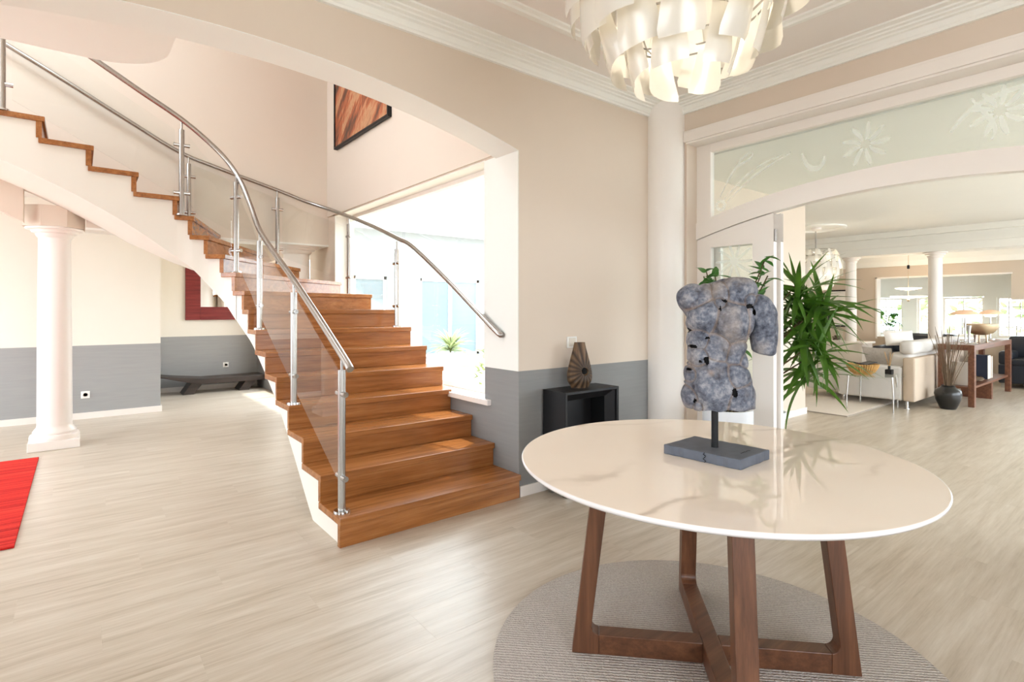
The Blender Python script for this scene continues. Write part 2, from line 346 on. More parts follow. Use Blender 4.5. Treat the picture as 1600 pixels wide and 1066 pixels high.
# ------------------------------------------------------------------ floor of planks
floor = struct('floor', MB().box(-3.6, 14.6, -3.0, 10.6, -0.12, -0.006), M['subfloor'])
XA, XB, YA, YB = -3.3, 13.0, -2.6, 10.25
fwd = (math.cos(HEAD), math.sin(HEAD)); rgt = (math.sin(HEAD), -math.cos(HEAD))
cells = []
r0 = math.floor((YA - PY0) / PW)
for rw in range(r0, math.ceil((YB - PY0) / PW)):
    y0 = max(PY0 + rw * PW, YA); y1 = min(PY0 + (rw + 1) * PW, YB)
    of = ((rw * 0.38197) % 1.0) * PL
    for cn in range(math.floor((XA - of) / PL), math.ceil((XB - of) / PL)):
        x0 = max(of + cn * PL, XA); x1 = min(of + (cn + 1) * PL, XB)
        if x1 - x0 < 0.01: continue
        cx, cyy = (x0 + x1) / 2, (y0 + y1) / 2
        d = cx * fwd[0] + cyy * fwd[1]; l = cx * rgt[0] + cyy * rgt[1]
        big = 0
        if d > 0.9 and abs(l) < d * 0.97 + 0.5: big = (x1 - x0) / d ** 3
        if cyy > 8.4 and cx < 0.8: big = 0
        cells.append((big, x0, x1, y0, y1, x1 - x0 > PL - 1e-6 and y1 - y0 > PW - 1e-6))
cells.sort(key=lambda c: -c[0])
def plank_mb(w, h):
    e = 0.001; mb = MB(); mb.add([(0, 0, -.006), (w, 0, -.006), (w, h, -.006), (0, h, -.006), (0, 0, -e * .3), (w, 0, -e * .3), (w, h, -e * .3), (0, h, -e * .3),
        (e, e, 0), (w - e, e, 0), (w - e, h - e, 0), (e, h - e, 0)],
        [(8, 9, 10, 11)] + [(a, b, b + 4, a + 4) for a, b in ((4, 5), (5, 6), (6, 7))] + [(7, 4, 8, 11)] + [(a, b, b + 4, a + 4) for a, b in ((0, 1), (1, 2), (2, 3))] + [(3, 0, 4, 7)])
    return mb
full = mesh('plank', plank_mb(PL, PW), M['plank'])
rest = MB()
for i, (big, x0, x1, y0, y1, whole) in enumerate(cells):
    if i < 298 and big > 0:
        me = full if whole else mesh('plank', plank_mb(x1 - x0, y1 - y0), M['plank'])
        inst(me, 'plank', floor, (x0, y0, 0))
    else:
        b = plank_mb(x1 - x0, y1 - y0); rest.add([(v[0] + x0, v[1] + y0, v[2]) for v in b.v], b.f)
o = part('far_planks', rest, M['plank'], floor); o['kind'] = 'stuff'

# ------------------------------------------------------------------ foyer shell
CZ = 3.11
def arch_wall(name, mat, u0, u1, lo, hi, zf, z0, z1, mk, n=40, parent=None):
    mb = MB()
    def col_(a, b, za, zb, zc, zd):                    # column between a and b, bottom za/zb, top zc/zd
        mb.add([mk(a, lo, za), mk(b, lo, zb), mk(b, lo, zd), mk(a, lo, zc), mk(a, hi, za), mk(b, hi, zb), mk(b, hi, zd), mk(a, hi, zc)],
               [(0, 1, 2, 3), (7, 6, 5, 4), (0, 4, 5, 1), (3, 2, 6, 7)])
    for i in range(n):
        a = u0 + (u1 - u0) * i / n; b = u0 + (u1 - u0) * (i + 1) / n
        col_(a, b, zf(a), zf(b), z1(a), z1(b))
    return mb
ARC = lambda x: 2.712 - (x - 0.6) ** 2 / (2 * 6.16)
mb = arch_wall('', None, -1.22, 2.42, 2.97, 3.235, ARC, 0, lambda x: 5.2, lambda u, w, z: (u, w, z))
mb.box(2.42, 4.25, 2.97, 3.235, 0, 5.2); mb.box(-3.3, -1.22, 2.97, 3.235, 0, 5.2)
struct('wall_front', mb, M['wall'], smooth=20)
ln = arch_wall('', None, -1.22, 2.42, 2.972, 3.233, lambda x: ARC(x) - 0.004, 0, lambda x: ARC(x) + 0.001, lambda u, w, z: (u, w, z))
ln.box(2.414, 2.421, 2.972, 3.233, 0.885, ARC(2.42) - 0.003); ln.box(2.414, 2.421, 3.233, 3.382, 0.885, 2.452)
struct('trim_lightened', ln, M['white_matt'], smooth=20)  # white lining: partly its own paint, partly window light put into the colour
# right wall with the wide glazed opening
mb = MB(); mb.box(4.07, 4.3, -2.6, -0.32, 0, 3.4); mb.box(4.07, 4.3, 2.72, 2.98, 0, 3.4); mb.box(4.07, 4.3, -0.32, 2.72, 2.75, 3.4)
struct('wall_right', mb, M['wall_plain'])
# walls behind the camera with tall windows
def holed(axis, p0, p1, u0, u1, z0, z1, holes):
    mb = MB(); us = sorted({u0, u1} | {h[0] for h in holes} | {h[1] for h in holes}); zs = sorted({z0, z1} | {h[2] for h in holes} | {h[3] for h in holes})
    for a, b in zip(us, us[1:]):
        for c, d in zip(zs, zs[1:]):
            if any(h[0] <= a and b <= h[1] and h[2] <= c and d <= h[3] for h in holes): continue
            if axis == 'x': mb.box(a, b, p0, p1, c, d)
            else: mb.box(p0, p1, a, b, c, d)
    return mb
struct('wall_back', holed('x', -2.8, -2.6, -3.5, 14.6, 0, 3.4, [(-0.9, 2.3, 0.5, 2.4), (4.7, 8.2, 0.1, 2.55), (8.5, 12.6, 0.1, 2.55)]), M['wall_plain'])
struct('wall_left', holed('y', -3.5, -3.3, -2.8, 10.4, 0, 5.2, [(-1.2, 1.4, 0.6, 2.4), (3.8, 8.0, 0.3, 2.4), (3.6, 6.6, 3.4, 4.9)]), M['wall_plain'])
wn_i = [0]
def window(axis, p, u0, u1, z0, z1, nu, nz, fr=0.06, dep=0.06, pane=True, bar=0.03, mat='pane'):
    wn_i[0] += 1; mb = MB()
    B = (lambda a, b, c, d, e=dep: mb.box(a, b, p - e / 2, p + e / 2, c, d)) if axis == 'x' else (lambda a, b, c, d, e=dep: mb.box(p - e / 2, p + e / 2, a, b, c, d))
    B(u0, u0 + fr, z0, z1); B(u1 - fr, u1, z0, z1); B(u0 + fr, u1 - fr, z0, z0 + fr); B(u0 + fr, u1 - fr, z1 - fr, z1)
    w = struct('window_%d' % wn_i[0], mb, M['white'])
    for i in range(1, nu): mb = MB(); u = u0 + (u1 - u0) * i / nu; B(u - bar / 2, u + bar / 2, z0 + fr, z1 - fr, dep * 0.7); part('glazing_bar', mb, M['white'], w)
    for i in range(1, nz): mb = MB(); z = z0 + (z1 - z0) * i / nz; B(u0 + fr, u1 - fr, z - bar / 2, z + bar / 2, dep * 0.66); part('glazing_bar', mb, M['white'], w)
    if pane:
        mb = MB(); B(u0 + fr, u1 - fr, z0 + fr, z1 - fr, 0.008); part('pane', mb, M[mat], w)
    return w
window('x', -2.7, -0.9, 2.3, 0.5, 2.4, 4, 3, pane=False); window('y', -3.4, -1.2, 1.4, 0.6, 2.4, 3, 3, pane=False)
window('y', -3.4, 3.8, 8.0, 0.3, 2.4, 4, 2, pane=False); window('y', -3.4, 3.6, 6.6, 3.4, 4.9, 4, 2, pane=False)  # the lower, hall window is unseen and added to light the hall
window('x', -2.7, 4.7, 8.2, 0.1, 2.55, 4, 2, pane=False); window('x', -2.7, 8.5, 12.6, 0.1, 2.55, 5, 2, pane=False)  # unseen living room windows, added to lighten that room
ceil = struct('ceiling', MB().box(-3.5, 4.25, -2.8, 3.1, CZ, CZ + 0.1), M['ceil'])
# stepped cornice
PROF = [(0, 2.995), (0.022, 2.995), (0.022, 3.012), (0.03, 3.018), (0.034, 3.052), (0.055, 3.056), (0.058, 3.066), (0.082, 3.07), (0.085, 3.08), (0.108, 3.084), (0.112, 3.093), (0.15, 3.098), (0.15, 3.112), (0, 3.112)]
WX, WY = 4.07, 2.97
def cornice(name, prof, ends, f0, f1, mat='white_matt'):
    mb = MB().prism(prof, f0, f1); return struct(name, mb, M[mat])
cornice('trim_1', PROF, None, lambda p, z: (-3.3, WY - p, z), lambda p, z: (WX - p, WY - p, z))
cornice('trim_2', PROF, None, lambda p, z: (WX - p, -2.6, z), lambda p, z: (WX - p, WY - p, z))
# raised rectangular moulding on the ceiling
mb = MB(); rp = [(-0.05, 3.112), (-0.045, 3.1), (-0.02, 3.097), (-0.012, 3.086), (0.012, 3.086), (0.02, 3.097), (0.045, 3.1), (0.05, 3.112)]
a0, a1, b0, b1 = 0.25, 3.46, -0.28, 2.5
cs = [(a0, b0, -1, -1), (a1, b0, 1, -1), (a1, b1, 1, 1), (a0, b1, -1, 1)]
vs = [(x + sx * p, y + sy * p, z) for x, y, sx, sy in cs for p, z in rp]; n = len(rp)
mb.add(vs, [(i * n + k, ((i + 1) % 4) * n + k, ((i + 1) % 4) * n + k + 1, i * n + k + 1) for i in range(4) for k in range(n - 1)])
struct('trim_3', mb, M['white_matt'])
# baseboards
struct('baseboard_front', MB().box(2.425, 4.0, 2.955, 2.97, 0, 0.075), M['white'], bevel=0.003)
struct('baseboard_right', MB().box(4.055, 4.07, -2.6, -0.4, 0, 0.075), M['white'], bevel=0.003)
# engaged corner column
def column(name, c, r0, r1, z0, z1, label, base=True, group=None, mat='column', plinth=0.0, cap=True):
    t = thing(name, label, 'column', (c[0], c[1], z0), group)
    n = 24; prof = [(r0 + (r1 - r0) * (k / n) ** 1.6, z0 + (z1 - z0) * k / n) for k in range(n + 1)]
    part('shaft', MB().lathe([(r, z) for r, z in prof], (c[0], c[1], 0), 48), M[mat], t, 60)
    if base:
        q = r0 * 1.42
        part('plinth', MB().box(c[0] - q, c[0] + q, c[1] - q, c[1] + q, z0, z0 + r0 * 0.62), M['white'], t, bevel=0.004)
        zz = z0 + r0 * 0.62
        part('base_ring', MB().lathe([(r0, zz), (r0 * 1.4, zz), (r0 * 1.42, zz + 0.02), (r0 * 1.36, zz + 0.045), (r0 * 1.2, zz + 0.05), (r0 * 1.24, zz + 0.07), (r0 * 1.12, zz + 0.095), (r0 * 1.02, zz + 0.11), (r0, zz + 0.13)], (c[0], c[1], 0), 48), M['white'], t, 40)
    if cap:
        zz = z1
        part('capital', MB().lathe([(r1, zz - 0.1), (r1 * 1.06, zz - 0.095), (r1 * 1.18, zz - 0.075), (r1 * 1.2, zz - 0.06), (r1 * 1.42, zz - 0.05), (r1 * 1.48, zz - 0.03), (r1 * 1.76, zz - 0.022), (r1 * 1.82, zz - 0.006), (r1 * 1.76, zz)], (c[0], c[1], 0), 48), M['white'], t, 40)
    return t
column('column', (4.05, 2.925), 0.187, 0.187, 0.0, 3.11, 'tall ivory round column engaged in the foyer corner beside the glazed doorway', base=False, cap=False)

# ------------------------------------------------------------------ glazed screen in the right wall
FX = 4.24
A2 = lambda y: 2.145 - (y - 1.2) ** 2 / (2 * 5.25)
A3 = lambda y: 2.287 - (y - 1.2) ** 2 / (2 * 5.25)
# casing head with its lip
struct('trim_4', MB().box(4.045, 4.07, -0.4, 2.735, 2.75, 2.83).box(4.05, 4.07, -0.4, 2.735, 2.83, 2.845).box(4.06, 4.3, -0.32, 2.72, 2.735, 2.75), M['white'], bevel=0.003)
struct('trim_5', MB().box(4.062, 4.3, 2.712, 2.722, 0, 2.75), M['wall_plain'])
scr = thing('glazed_screen', 'cream framed screen with arched etched transom filling the wide living room doorway', 'screen', (FX, 1.2, 0))
mk = lambda u, w, z: (w, u, z)
mb = MB(); mb.box(FX - 0.03, FX + 0.03, 2.58, 2.715, 2.0, 2.735); mb.box(FX - 0.03, FX + 0.03, -0.315, -0.18, 2.0, 2.735); mb.box(FX - 0.03, FX + 0.03, -0.18, 2.58, 2.664, 2.735)
part('transom_frame', mb, M['white'], scr, bevel=0.004)
part('arched_rail', arch_wall('', None, -0.315, 2.715, FX - 0.04, FX + 0.04, A2, 0, A3, mk, 48), M['white'], scr, 20)
mb = arch_wall('', None, -0.18, 2.58, FX - 0.004, FX + 0.004, lambda y: A3(y) - 0.01, 0, lambda y: 2.67, mk, 30)
tp = part('transom_pane', mb, M['door_glass'], scr)
# etched swirls and flowers on the transom
def ribbon(mb, pts, w, x):
    P = [Vector(p) for p in pts]; vs = []
    for i, p in enumerate(P):
        d = (P[min(i + 1, len(P) - 1)] - P[max(i - 1, 0)]).normalized(); nrm = Vector((-d.y, d.x)); ww = w * (0.35 + 0.65 * math.sin(math.pi * (i + 0.5) / len(P)))
        vs += [(x, p.x + nrm.x * ww, p.y + nrm.y * ww), (x, p.x - nrm.x * ww, p.y - nrm.y * ww)]
    mb.add(vs, [(2 * i, 2 * i + 1, 2 * i + 3, 2 * i + 2) for i in range(len(P) - 1)])
def bez(a, b, c, d, n=18):
    o = []
    for i in range(n + 1):
        s = i / n; o.append(tuple(a[k] * (1 - s) ** 3 + 3 * b[k] * s * (1 - s) ** 2 + 3 * c[k] * s * s * (1 - s) + d[k] * s ** 3 for k in (0, 1)))
    return o
ex = FX - 0.006
def stroke(par, pts, w):
    m_ = MB(); ribbon(m_, pts, w, ex); m_.keep = True; part('etched_stroke', m_, M['etched'], par)
stroke(tp, bez((2.506, 2.272), (2.385, 2.496), (2.264, 2.626), (2.221, 2.575)), 0.011)
stroke(tp, bez((2.221, 2.575), (2.242, 2.497), (2.351, 2.541), (2.402, 2.446)), 0.009)
stroke(tp, bez((2.476, 2.234), (2.264, 2.450), (2.147, 2.488), (1.987, 2.508)), 0.009)
stroke(tp, bez((2.442, 2.218), (2.221, 2.411), (2.117, 2.441), (1.919, 2.517)), 0.009)
stroke(tp, bez((1.835, 2.488), (1.817, 2.332), (1.683, 2.315), (1.683, 2.436)), 0.02)
for cyy, cz, rr in ((1.42, 2.46, 0.15), (0.72, 2.49, 0.15), (2.5, 2.2, 0.05)):
    for k in range(9):
        a = 2 * math.pi * k / 9 + 0.3
        stroke(tp, bez((cyy + 0.03 * math.cos(a), cz + 0.03 * math.sin(a)), (cyy + rr * 0.5 * math.cos(a + 0.2), cz + rr * 0.5 * math.sin(a + 0.2)), (cyy + rr * 0.8 * math.cos(a), cz + rr * 0.8 * math.sin(a)), (cyy + rr * math.cos(a), cz + rr * math.sin(a)), 8), 0.016)
stroke(tp, bez((0.95, 2.42), (0.85, 2.6), (0.7, 2.62), (0.3, 2.6)), 0.016); stroke(tp, bez((0.85, 2.6), (0.8, 2.5), (0.7, 2.4), (0.76, 2.33)), 0.014)
def leaf_panel(name, ya, yb, xa, xb, glass=True, label=None):       # a glazed panel whose top follows the arch
    p = part(name, arch_wall('', None, ya, yb, xa, xb, lambda y: 1.85, 0, lambda y: A2(y) - 0.006, mk, 10)
             .box(xa, xb, ya, yb, 0.005, 0.70).box(xa, xb, ya, ya + (0.17 if ya > 1 else 0.13), 0.7, 1.85).box(xa, xb, yb - (0.13 if ya > 1 else 0.17), yb, 0.7, 1.85), M['white'], scr)
    g0, g1 = (ya + 0.17, yb - 0.13) if ya > 1 else (ya + 0.13, yb - 0.17)
    pn = part('pane', MB().box((xa + xb) / 2 - 0.004, (xa + xb) / 2 + 0.004, g0 - 0.005, g1 + 0.005, 0.69, 1.86), M['door_glass'], p)
    return p, g0, g1, pn
p, g0, g1, pn = leaf_panel('side_panel', 2.043, 2.71, FX - 0.025, FX + 0.025)
c0 = ((g0 + g1) / 2 - 0.02, 1.72)
for k in range(10):
    a = 2 * math.pi * k / 10
    stroke(p, bez(c0, (c0[0] + 0.06 * math.cos(a + 0.2), c0[1] + 0.06 * math.sin(a + 0.2)), (c0[0] + 0.12 * math.cos(a), c0[1] + 0.12 * math.sin(a)), (c0[0] + 0.17 * math.cos(a), c0[1] + 0.17 * math.sin(a)), 8), 0.013)
stroke(p, bez((g1 - 0.02, 0.8), (g0 + 0.3, 1.1), (g0 + 0.05, 1.2), (g0 + 0.1, 1.5)), 0.012)
for z in (1.9, 1.08, 0.3): part('hinge', MB().tube([(FX - 0.012, 2.036, z - 0.045), (FX - 0.012, 2.036, z + 0.045)], 0.008, 10).box(FX - 0.016, FX - 0.006, 2.026, 2.043, z - 0.04, z + 0.04), M['steel_dark'], p, 30)
leaf_panel('folded_leaf', 2.02, 2.66, FX + 0.045, FX + 0.085)
leaf_panel('side_panel', -0.31, 0.357, FX - 0.025, FX + 0.025)

# ------------------------------------------------------------------ stairwell shell
mb = MB(); X0, X1 = 2.42, 2.66
mb.box(X0, X1, 3.235, 6.56, 0, 0.64); mb.box(X0, X1, 3.235, 6.56, 2.46, 5.2); mb.box(X0, X1, 3.235, 3.38, 0.64, 2.46)
mb.box(X0, X1, 6.5, 7.4, 0, 5.2); mb.box(X0, X1, 7.4, 9.6, 0, 0.2); mb.box(X0, X1, 7.4, 9.6, 2.1, 2.6); mb.box(X0, X1, 9.6, 10.4, 0, 2.6)
struct('wall_stair', mb, M['wall'])
struct('trim_12', MB().box(2.421, 2.6, 3.235, 6.5, 2.452, 2.461).box(2.421, 2.6, 6.492, 6.501, 0.642, 2.452), M['white_matt'])
w = window('y', 2.6, 3.38, 6.5, 0.64, 2.46, 1, 1, fr=0.045, dep=0.07)
part('window_sill', MB().box(2.385, 2.6, 3.3, 6.5, 0.6, 0.642), M['white'], w, bevel=0.004)
window('y', 2.6, 7.4, 9.6, 0.2, 2.1, 3, 1, pane=False)
# upper back wall carried by columns, hall ceiling, hall walls
mb = MB(); mb.box(0.05, 2.42, 6.72, 7.02, 2.11, 5.2); mb.box(-3.3, 0.05, 6.72, 7.02, 2.62, 5.2); struct('wall_upper', mb, M['wall_up'])
struct('wall_upper_right', MB().box(2.405, 2.42, 3.235, 6.72, 2.47, 5.2), M['wall_up'])
struct('trim_6', MB().box(0.04, 2.42, 6.715, 7.03, 2.1, 2.12), M['white_matt'])
mb = MB(); mb.box(-3.3, 2.42, 3.235, 4.3, 5.2, 5.3); mb.box(-3.3, 2.42, 5.7, 7.02, 5.2, 5.3); mb.box(-3.3, -1.6, 4.3, 5.7, 5.2, 5.3); mb.box(0.3, 2.42, 4.3, 5.7, 5.2, 5.3)
struct('ceiling_stair', mb, M['ceil'])
struct('ceiling_hall', MB().box(-3.3, 2.6, 6.9, 10.4, 2.62, 2.7), M['ceil'])
struct('wall_hall_left', MB().box(-3.3, 0.82, 8.37, 10.4, 0, 2.65), M['wall_hall'])
struct('wall_hall_back', MB().box(0.82, 2.6, 10.2, 10.4, 0, 2.65), M['wall_hall'])
struct('baseboard_hall', MB().box(-3.3, 0.835, 8.355, 8.37, 0, 0.075).box(0.82, 0.835, 8.37, 10.2, 0, 0.075).box(0.835, 2.42, 10.185, 10.2, 0, 0.075), M['white'])
# landing slab overhead with a rounded corner
pts = [(-3.3, 3.235), (0.47, 3.235), (0.46, 4.2)] + [(0.46 - 0.42 + 0.42 * math.cos(a), 4.18 + 0.42 * math.sin(a)) for a in [R(x) for x in range(0, 91, 9)]] + [(-3.3, 4.62)]
struct('ceiling_landing', MB().slab(pts, 3.0, 3.2), M['white_matt'])

# ------------------------------------------------------------------ staircase
RZ = 0.165
IN = [(1.14, 2.945), (1.14, 3.26), (1.14, 3.575), (1.14, 3.885), (1.14, 4.18), (1.14, 4.474), (1.14, 4.776), (1.14, 5.03), (1.134, 5.18), (1.084, 5.3), (1.012, 5.42), (0.9, 5.5), (0.78, 5.53), (0.666, 5.55), (0.37, 5.55), (0.07, 5.54), (-0.23, 5.53), (-0.53, 5.53), (-0.83, 5.53), (-1.13, 5.53), (-1.43, 5.53)]
OU = [(2.415, 2.955), (2.415, 3.264), (2.415, 3.555), (2.415, 3.86), (2.49, 4.11), (2.49, 4.40), (2.48, 4.68), (2.47, 4.98), (2.47, 5.56), (2.45, 6.40), (2.06, 6.70), (1.6, 6.71), (1.2, 6.71), (0.87, 6.71), (0.38, 6.71), (0.07, 6.71), (-0.23, 6.71), (-0.53, 6.71), (-0.83, 6.71), (-1.13, 6.71), (-1.43, 6.71)]
ZB = [-0.42, -0.15, 0.10, 0.365, 0.59, 0.765, 0.925, 1.045, 1.105, 1.225, 1.385, 1.535, 1.68, 1.775, 1.995, 2.18, 2.335, 2.47, 2.58, 2.7, 2.8]
NS = 19
st = thing('staircase', 'winding hardwood staircase with a white curved underside rising to the left past the window', 'staircase', (1.14, 2.945, 0))
def lerp(a, b, t): return tuple(x + (y - x) * t for x, y in zip(a, b))
def outer_mid(k):                       # extra outline point at the outer corner
    return [(2.415, 6.71)] if k == 9 else []
for k in range(NS):
    i0, o0, i1, o1 = IN[k], OU[k], IN[k + 1], OU[k + 1]
    ri = Vector((o0[0] - i0[0], o0[1] - i0[1])).normalized(); fr = Vector((ri.y, -ri.x))     # towards the walker
    ri1 = Vector((o1[0] - i1[0], o1[1] - i1[1])).normalized(); fr1 = Vector((ri1.y, -ri1.x))
    z = (k + 1) * RZ; e = 0.018
    def P2(p, r_, f_, a, b): return (p[0] + r_.x * a + f_.x * b, p[1] + r_.y * a + f_.y * b)
    si = -0.02
    poly = [P2(i0, ri, fr, si, e), P2(o0, ri, fr, 0, e)] + outer_mid(k) + [P2(o1, ri1, fr1, 0, -0.02), P2(i1, ri1, fr1, si, -0.02)]
    wm = M['stair_wood'] if k < 9 else M['stair_wood_y']
    part('tread', MB().slab(poly, z - 0.04, z), wm, st, bevel=0.004)
    rp = [P2(i0, ri, fr, si + 0.004, 0.002), P2(o0, ri, fr, -0.002, 0.002), P2(o0, ri, fr, -0.002, -0.02), P2(i0, ri, fr, si + 0.004, -0.034)]
    part('riser', MB().slab(rp, z - RZ, z - 0.04), wm, st, bevel=0.002)
# white carriage under the treads
mb = MB(); SUB = 5
def cat(l, k, t):
    p0, p1, p2, p3 = l[max(k - 1, 0)], l[k], l[k + 1], l[min(k + 2, len(l) - 1)]
    return 0.5 * (2 * p1 + (p2 - p0) * t + (2 * p0 - 5 * p1 + 4 * p2 - p3) * t * t + (3 * p1 - p0 - 3 * p2 + p3) * t ** 3)
for k in range(NS):
    zt = (k + 1) * RZ - 0.04
    for s in range(SUB):
        ta, tb = s / SUB, (s + 1) / SUB
        ia = tuple(cat([p[j] for p in IN], k, ta) if 6 < k < 14 else lerp(IN[k], IN[k + 1], ta)[j] for j in (0, 1)); ib = tuple(cat([p[j] for p in IN], k, tb) if 6 < k < 14 else lerp(IN[k], IN[k + 1], tb)[j] for j in (0, 1))
        if k == 9:
            ol = [OU[9], (2.415, 6.71), OU[10]]; oa = lerp(ol[0], ol[1], ta * 2) if ta < 0.5 else lerp(ol[1], ol[2], ta * 2 - 1); ob = lerp(ol[0], ol[1], tb * 2) if tb < 0.5 else lerp(ol[1], ol[2], tb * 2 - 1)
        else: oa, ob = lerp(OU[k], OU[k + 1], ta), lerp(OU[k], OU[k + 1], tb)
        cl = lambda i_, o_: (lambda t_: (i_[0] + (o_[0] - i_[0]) * t_, i_[1] + (o_[1] - i_[1]) * t_ + 0.004))((2.408 - i_[0]) / (o_[0] - i_[0])) if o_[0] > 2.408 else o_
        oa = cl(ia, oa); ob = cl(ib, ob)
        za, zb = max(0, cat(ZB, k, ta)), max(0, cat(ZB, k, tb))
        ia = (ia[0] + (0.004 if k < 9 else 0), ia[1]); ib = (ib[0] + (0.004 if k < 9 else 0), ib[1])
        vs = [(*ia, za), (*ib, zb), (*ob, zb), (*oa, za), (*ia, zt), (*ib, zt), (*ob, zt), (*oa, zt)]
        mb.add(vs, [(0, 1, 5, 4), (0, 3, 2, 1), (2, 3, 7, 6)])
me_o = part('carriage', mb, M['stringer'], st)
bm = bmesh.new(); bm.from_mesh(me_o.data); bmesh.ops.remove_doubles(bm, verts=bm.verts, dist=0.0005)
for f in bm.faces: f.smooth = True
bm.to_mesh(me_o.data); bm.free(); me_o.data.set_sharp_from_angle(angle=R(28))

zl = lambda x: 2.094 + (-0.36 - x) * 0.53
part('edge_beam', MB().prism([(-0.4, zl(-0.4)), (-1.43, zl(-1.43)), (-1.43, 2.83), (-0.83, 2.6), (-0.4, 2.42)], lambda x, z: (x, 6.62, z), lambda x, z: (x, 6.715, z)), M['wall_plain'], st, bevel=0.003)
# ------------------------------------------------------------------ glass balustrades
def spline(pts, n=8):
    o = []
    for k in range(len(pts) - 1):
        for s in range(n): o.append(tuple(cat([p[j] for p in pts], k, s / n) for j in range(3)))
    o.append(pts[-1]); return o
def balustrade(name, label, rail, posts, panels):
    b = thing(name, label, 'railing', posts[0][:3])
    part('handrail', MB().tube(spline(rail), 0.0215, 16), M['steel'], b, 60)
    for (x, y, z0, z1, dx, dy) in posts:
        p = part('post', MB().tube([(x, y, z0), (x, y, z1 - 0.085)], 0.0215, 16), M['steel'], b, 60)
        part('pin', MB().tube([(x, y, z1 - 0.085), (x, y, z1 - 0.01)], 0.008, 10), M['steel'], p, 60)
        part('base_flange', MB().lathe([(0.0215, 0.016), (0.044, 0.014), (0.046, 0.004), (0.046, 0)], (x, y, z0), 24), M['chrome'], p, 40)
        for zc in (z0 + 0.2, z1 - 0.22):
            for sg in ((-1,) if dx is None else (-1, 1)):
                ux, uy = (dx, dy) if dx is not None else dy
                mb = MB().tube([(x + ux * sg * 0.015, y + uy * sg * 0.015, zc), (x + ux * sg * 0.062, y + uy * sg * 0.062, zc)], 0.0165, 12)
                part('clamp', mb, M['chrome'], p, 40)
    for a, c, zl, zh, zl2, zh2 in panels:      # a, c: lists of plan points; bottoms and tops at each end
        n = len(a); mb = MB(); vs = []
        for i, (x, y) in enumerate(a):
            t = i / (n - 1); q = a[min(i + 1, n - 1)]; r_ = a[max(i - 1, 0)]; d = Vector((q[0] - r_[0], q[1] - r_[1])).normalized(); nn = (-d.y * 0.004, d.x * 0.004)
            zb = zl + (zl2 - zl) * t; zt = zh + (zh2 - zh) * t
            if c: zb = c[0][i]; zt = c[1][i]
            vs += [(x + nn[0], y + nn[1], zb), (x - nn[0], y - nn[1], zb), (x - nn[0], y - nn[1], zt), (x + nn[0], y + nn[1], zt)]
        fs = [(0, 1, 2, 3), tuple(4 * (n - 1) + q for q in (3, 2, 1, 0))]
        for i in range(n - 1): fs += [(4 * i + q, 4 * i + (q + 1) % 4, 4 * i + 4 + (q + 1) % 4, 4 * i + 4 + q) for q in range(4)]
        part('glass_panel', mb.add(vs, fs), M['glass'], b, 30)
rail_in = [(1.17, 2.91, 0.99), (1.17, 3.0, 1.045), (1.17, 3.45, 1.285), (1.17, 3.983, 1.555), (1.17, 4.45, 1.775), (1.17, 4.86, 1.99), (1.165, 5.15, 2.24), (1.13, 5.34, 2.47), (1.05, 5.46, 2.66), (0.92, 5.51, 2.81), (0.695, 5.52, 2.985), (0.4, 5.52, 3.155), (0.093, 5.52, 3.335), (-0.6, 5.52, 3.73), (-1.3, 5.52, 4.1)]
pin = [(1.17, 3.035, 0.165, 1.06, 0, 1), (1.17, 3.925, 0.66, 1.525, 0, 1), (1.168, 4.84, 1.155, 1.975, 0, 1), (1.1, 5.37, 1.65, 2.55, -0.5, 0.85), (0.70, 5.545, 2.145, 2.985, -1, 0), (-0.455, 5.545, 2.805, 3.64, -1, 0)]
arcp = [(1.166, 4.9), (1.155, 5.05), (1.13, 5.2), (1.1, 5.3)]
arc2 = [(1.07, 5.42), (0.98, 5.5), (0.86, 5.54), (0.75, 5.545)]
balustrade('glass_balustrade', 'glass and brushed steel railing along the open left side of the stairs', rail_in, pin, [
    ([(1.17, 3.085), (1.17, 3.88)], None, 0.335, 0.975, 0.765, 1.41),
    ([(1.17, 3.97), (1.168, 4.79)], None, 0.81, 1.455, 1.26, 1.86),
    (arcp, None, 1.31, 1.91, 1.74, 2.36),
    (arc2, None, 1.80, 2.44, 2.27, 2.86),
    ([(0.65, 5.545), (-0.4, 5.545)], None, 2.32, 2.89, 2.90, 3.5),
    ([(-0.51, 5.545), (-1.3, 5.545)], None, 2.96, 3.56, 3.4, 4.0)])
rail_out = [(2.405, 3.15, 1.145), (2.385, 3.208, 1.174), (2.38, 3.85, 1.565), (2.38, 4.45, 1.895), (2.38, 4.746, 2.0), (2.38, 5.3, 2.18), (2.37, 5.962, 2.376), (2.3, 6.35, 2.5), (2.1, 6.57, 2.6), (1.79, 6.63, 2.705), (1.172, 6.63, 2.864), (0.81, 6.63, 2.975), (0.375, 6.63, 3.206), (-0.117, 6.63, 3.479), (-0.556, 6.63, 3.716), (-1.3, 6.63, 4.12)]
pout = [(2.38, 4.773, 1.155, 1.985, 0, 1), (2.38, 5.962, 1.485, 2.37, 0, 1), (1.79, 6.62, 1.815, 2.7, -1, 0), (0.90, 6.62, 2.145, 2.945, -1, 0)]
balustrade('glass_balustrade', 'glass and brushed steel railing along the window and wall side of the stairs', rail_out, pout, [
    ([(2.38, 4.82), (2.38, 5.91)], None, 1.3, 1.88, 1.6, 2.25),
    ([(2.36, 6.02), (2.25, 6.3), (2.06, 6.52), (1.84, 6.61)], None, 1.65, 2.27, 1.93, 2.58),
    ([(1.74, 6.62), (0.95, 6.62)], None, 1.97, 2.62, 2.36, 2.85)])

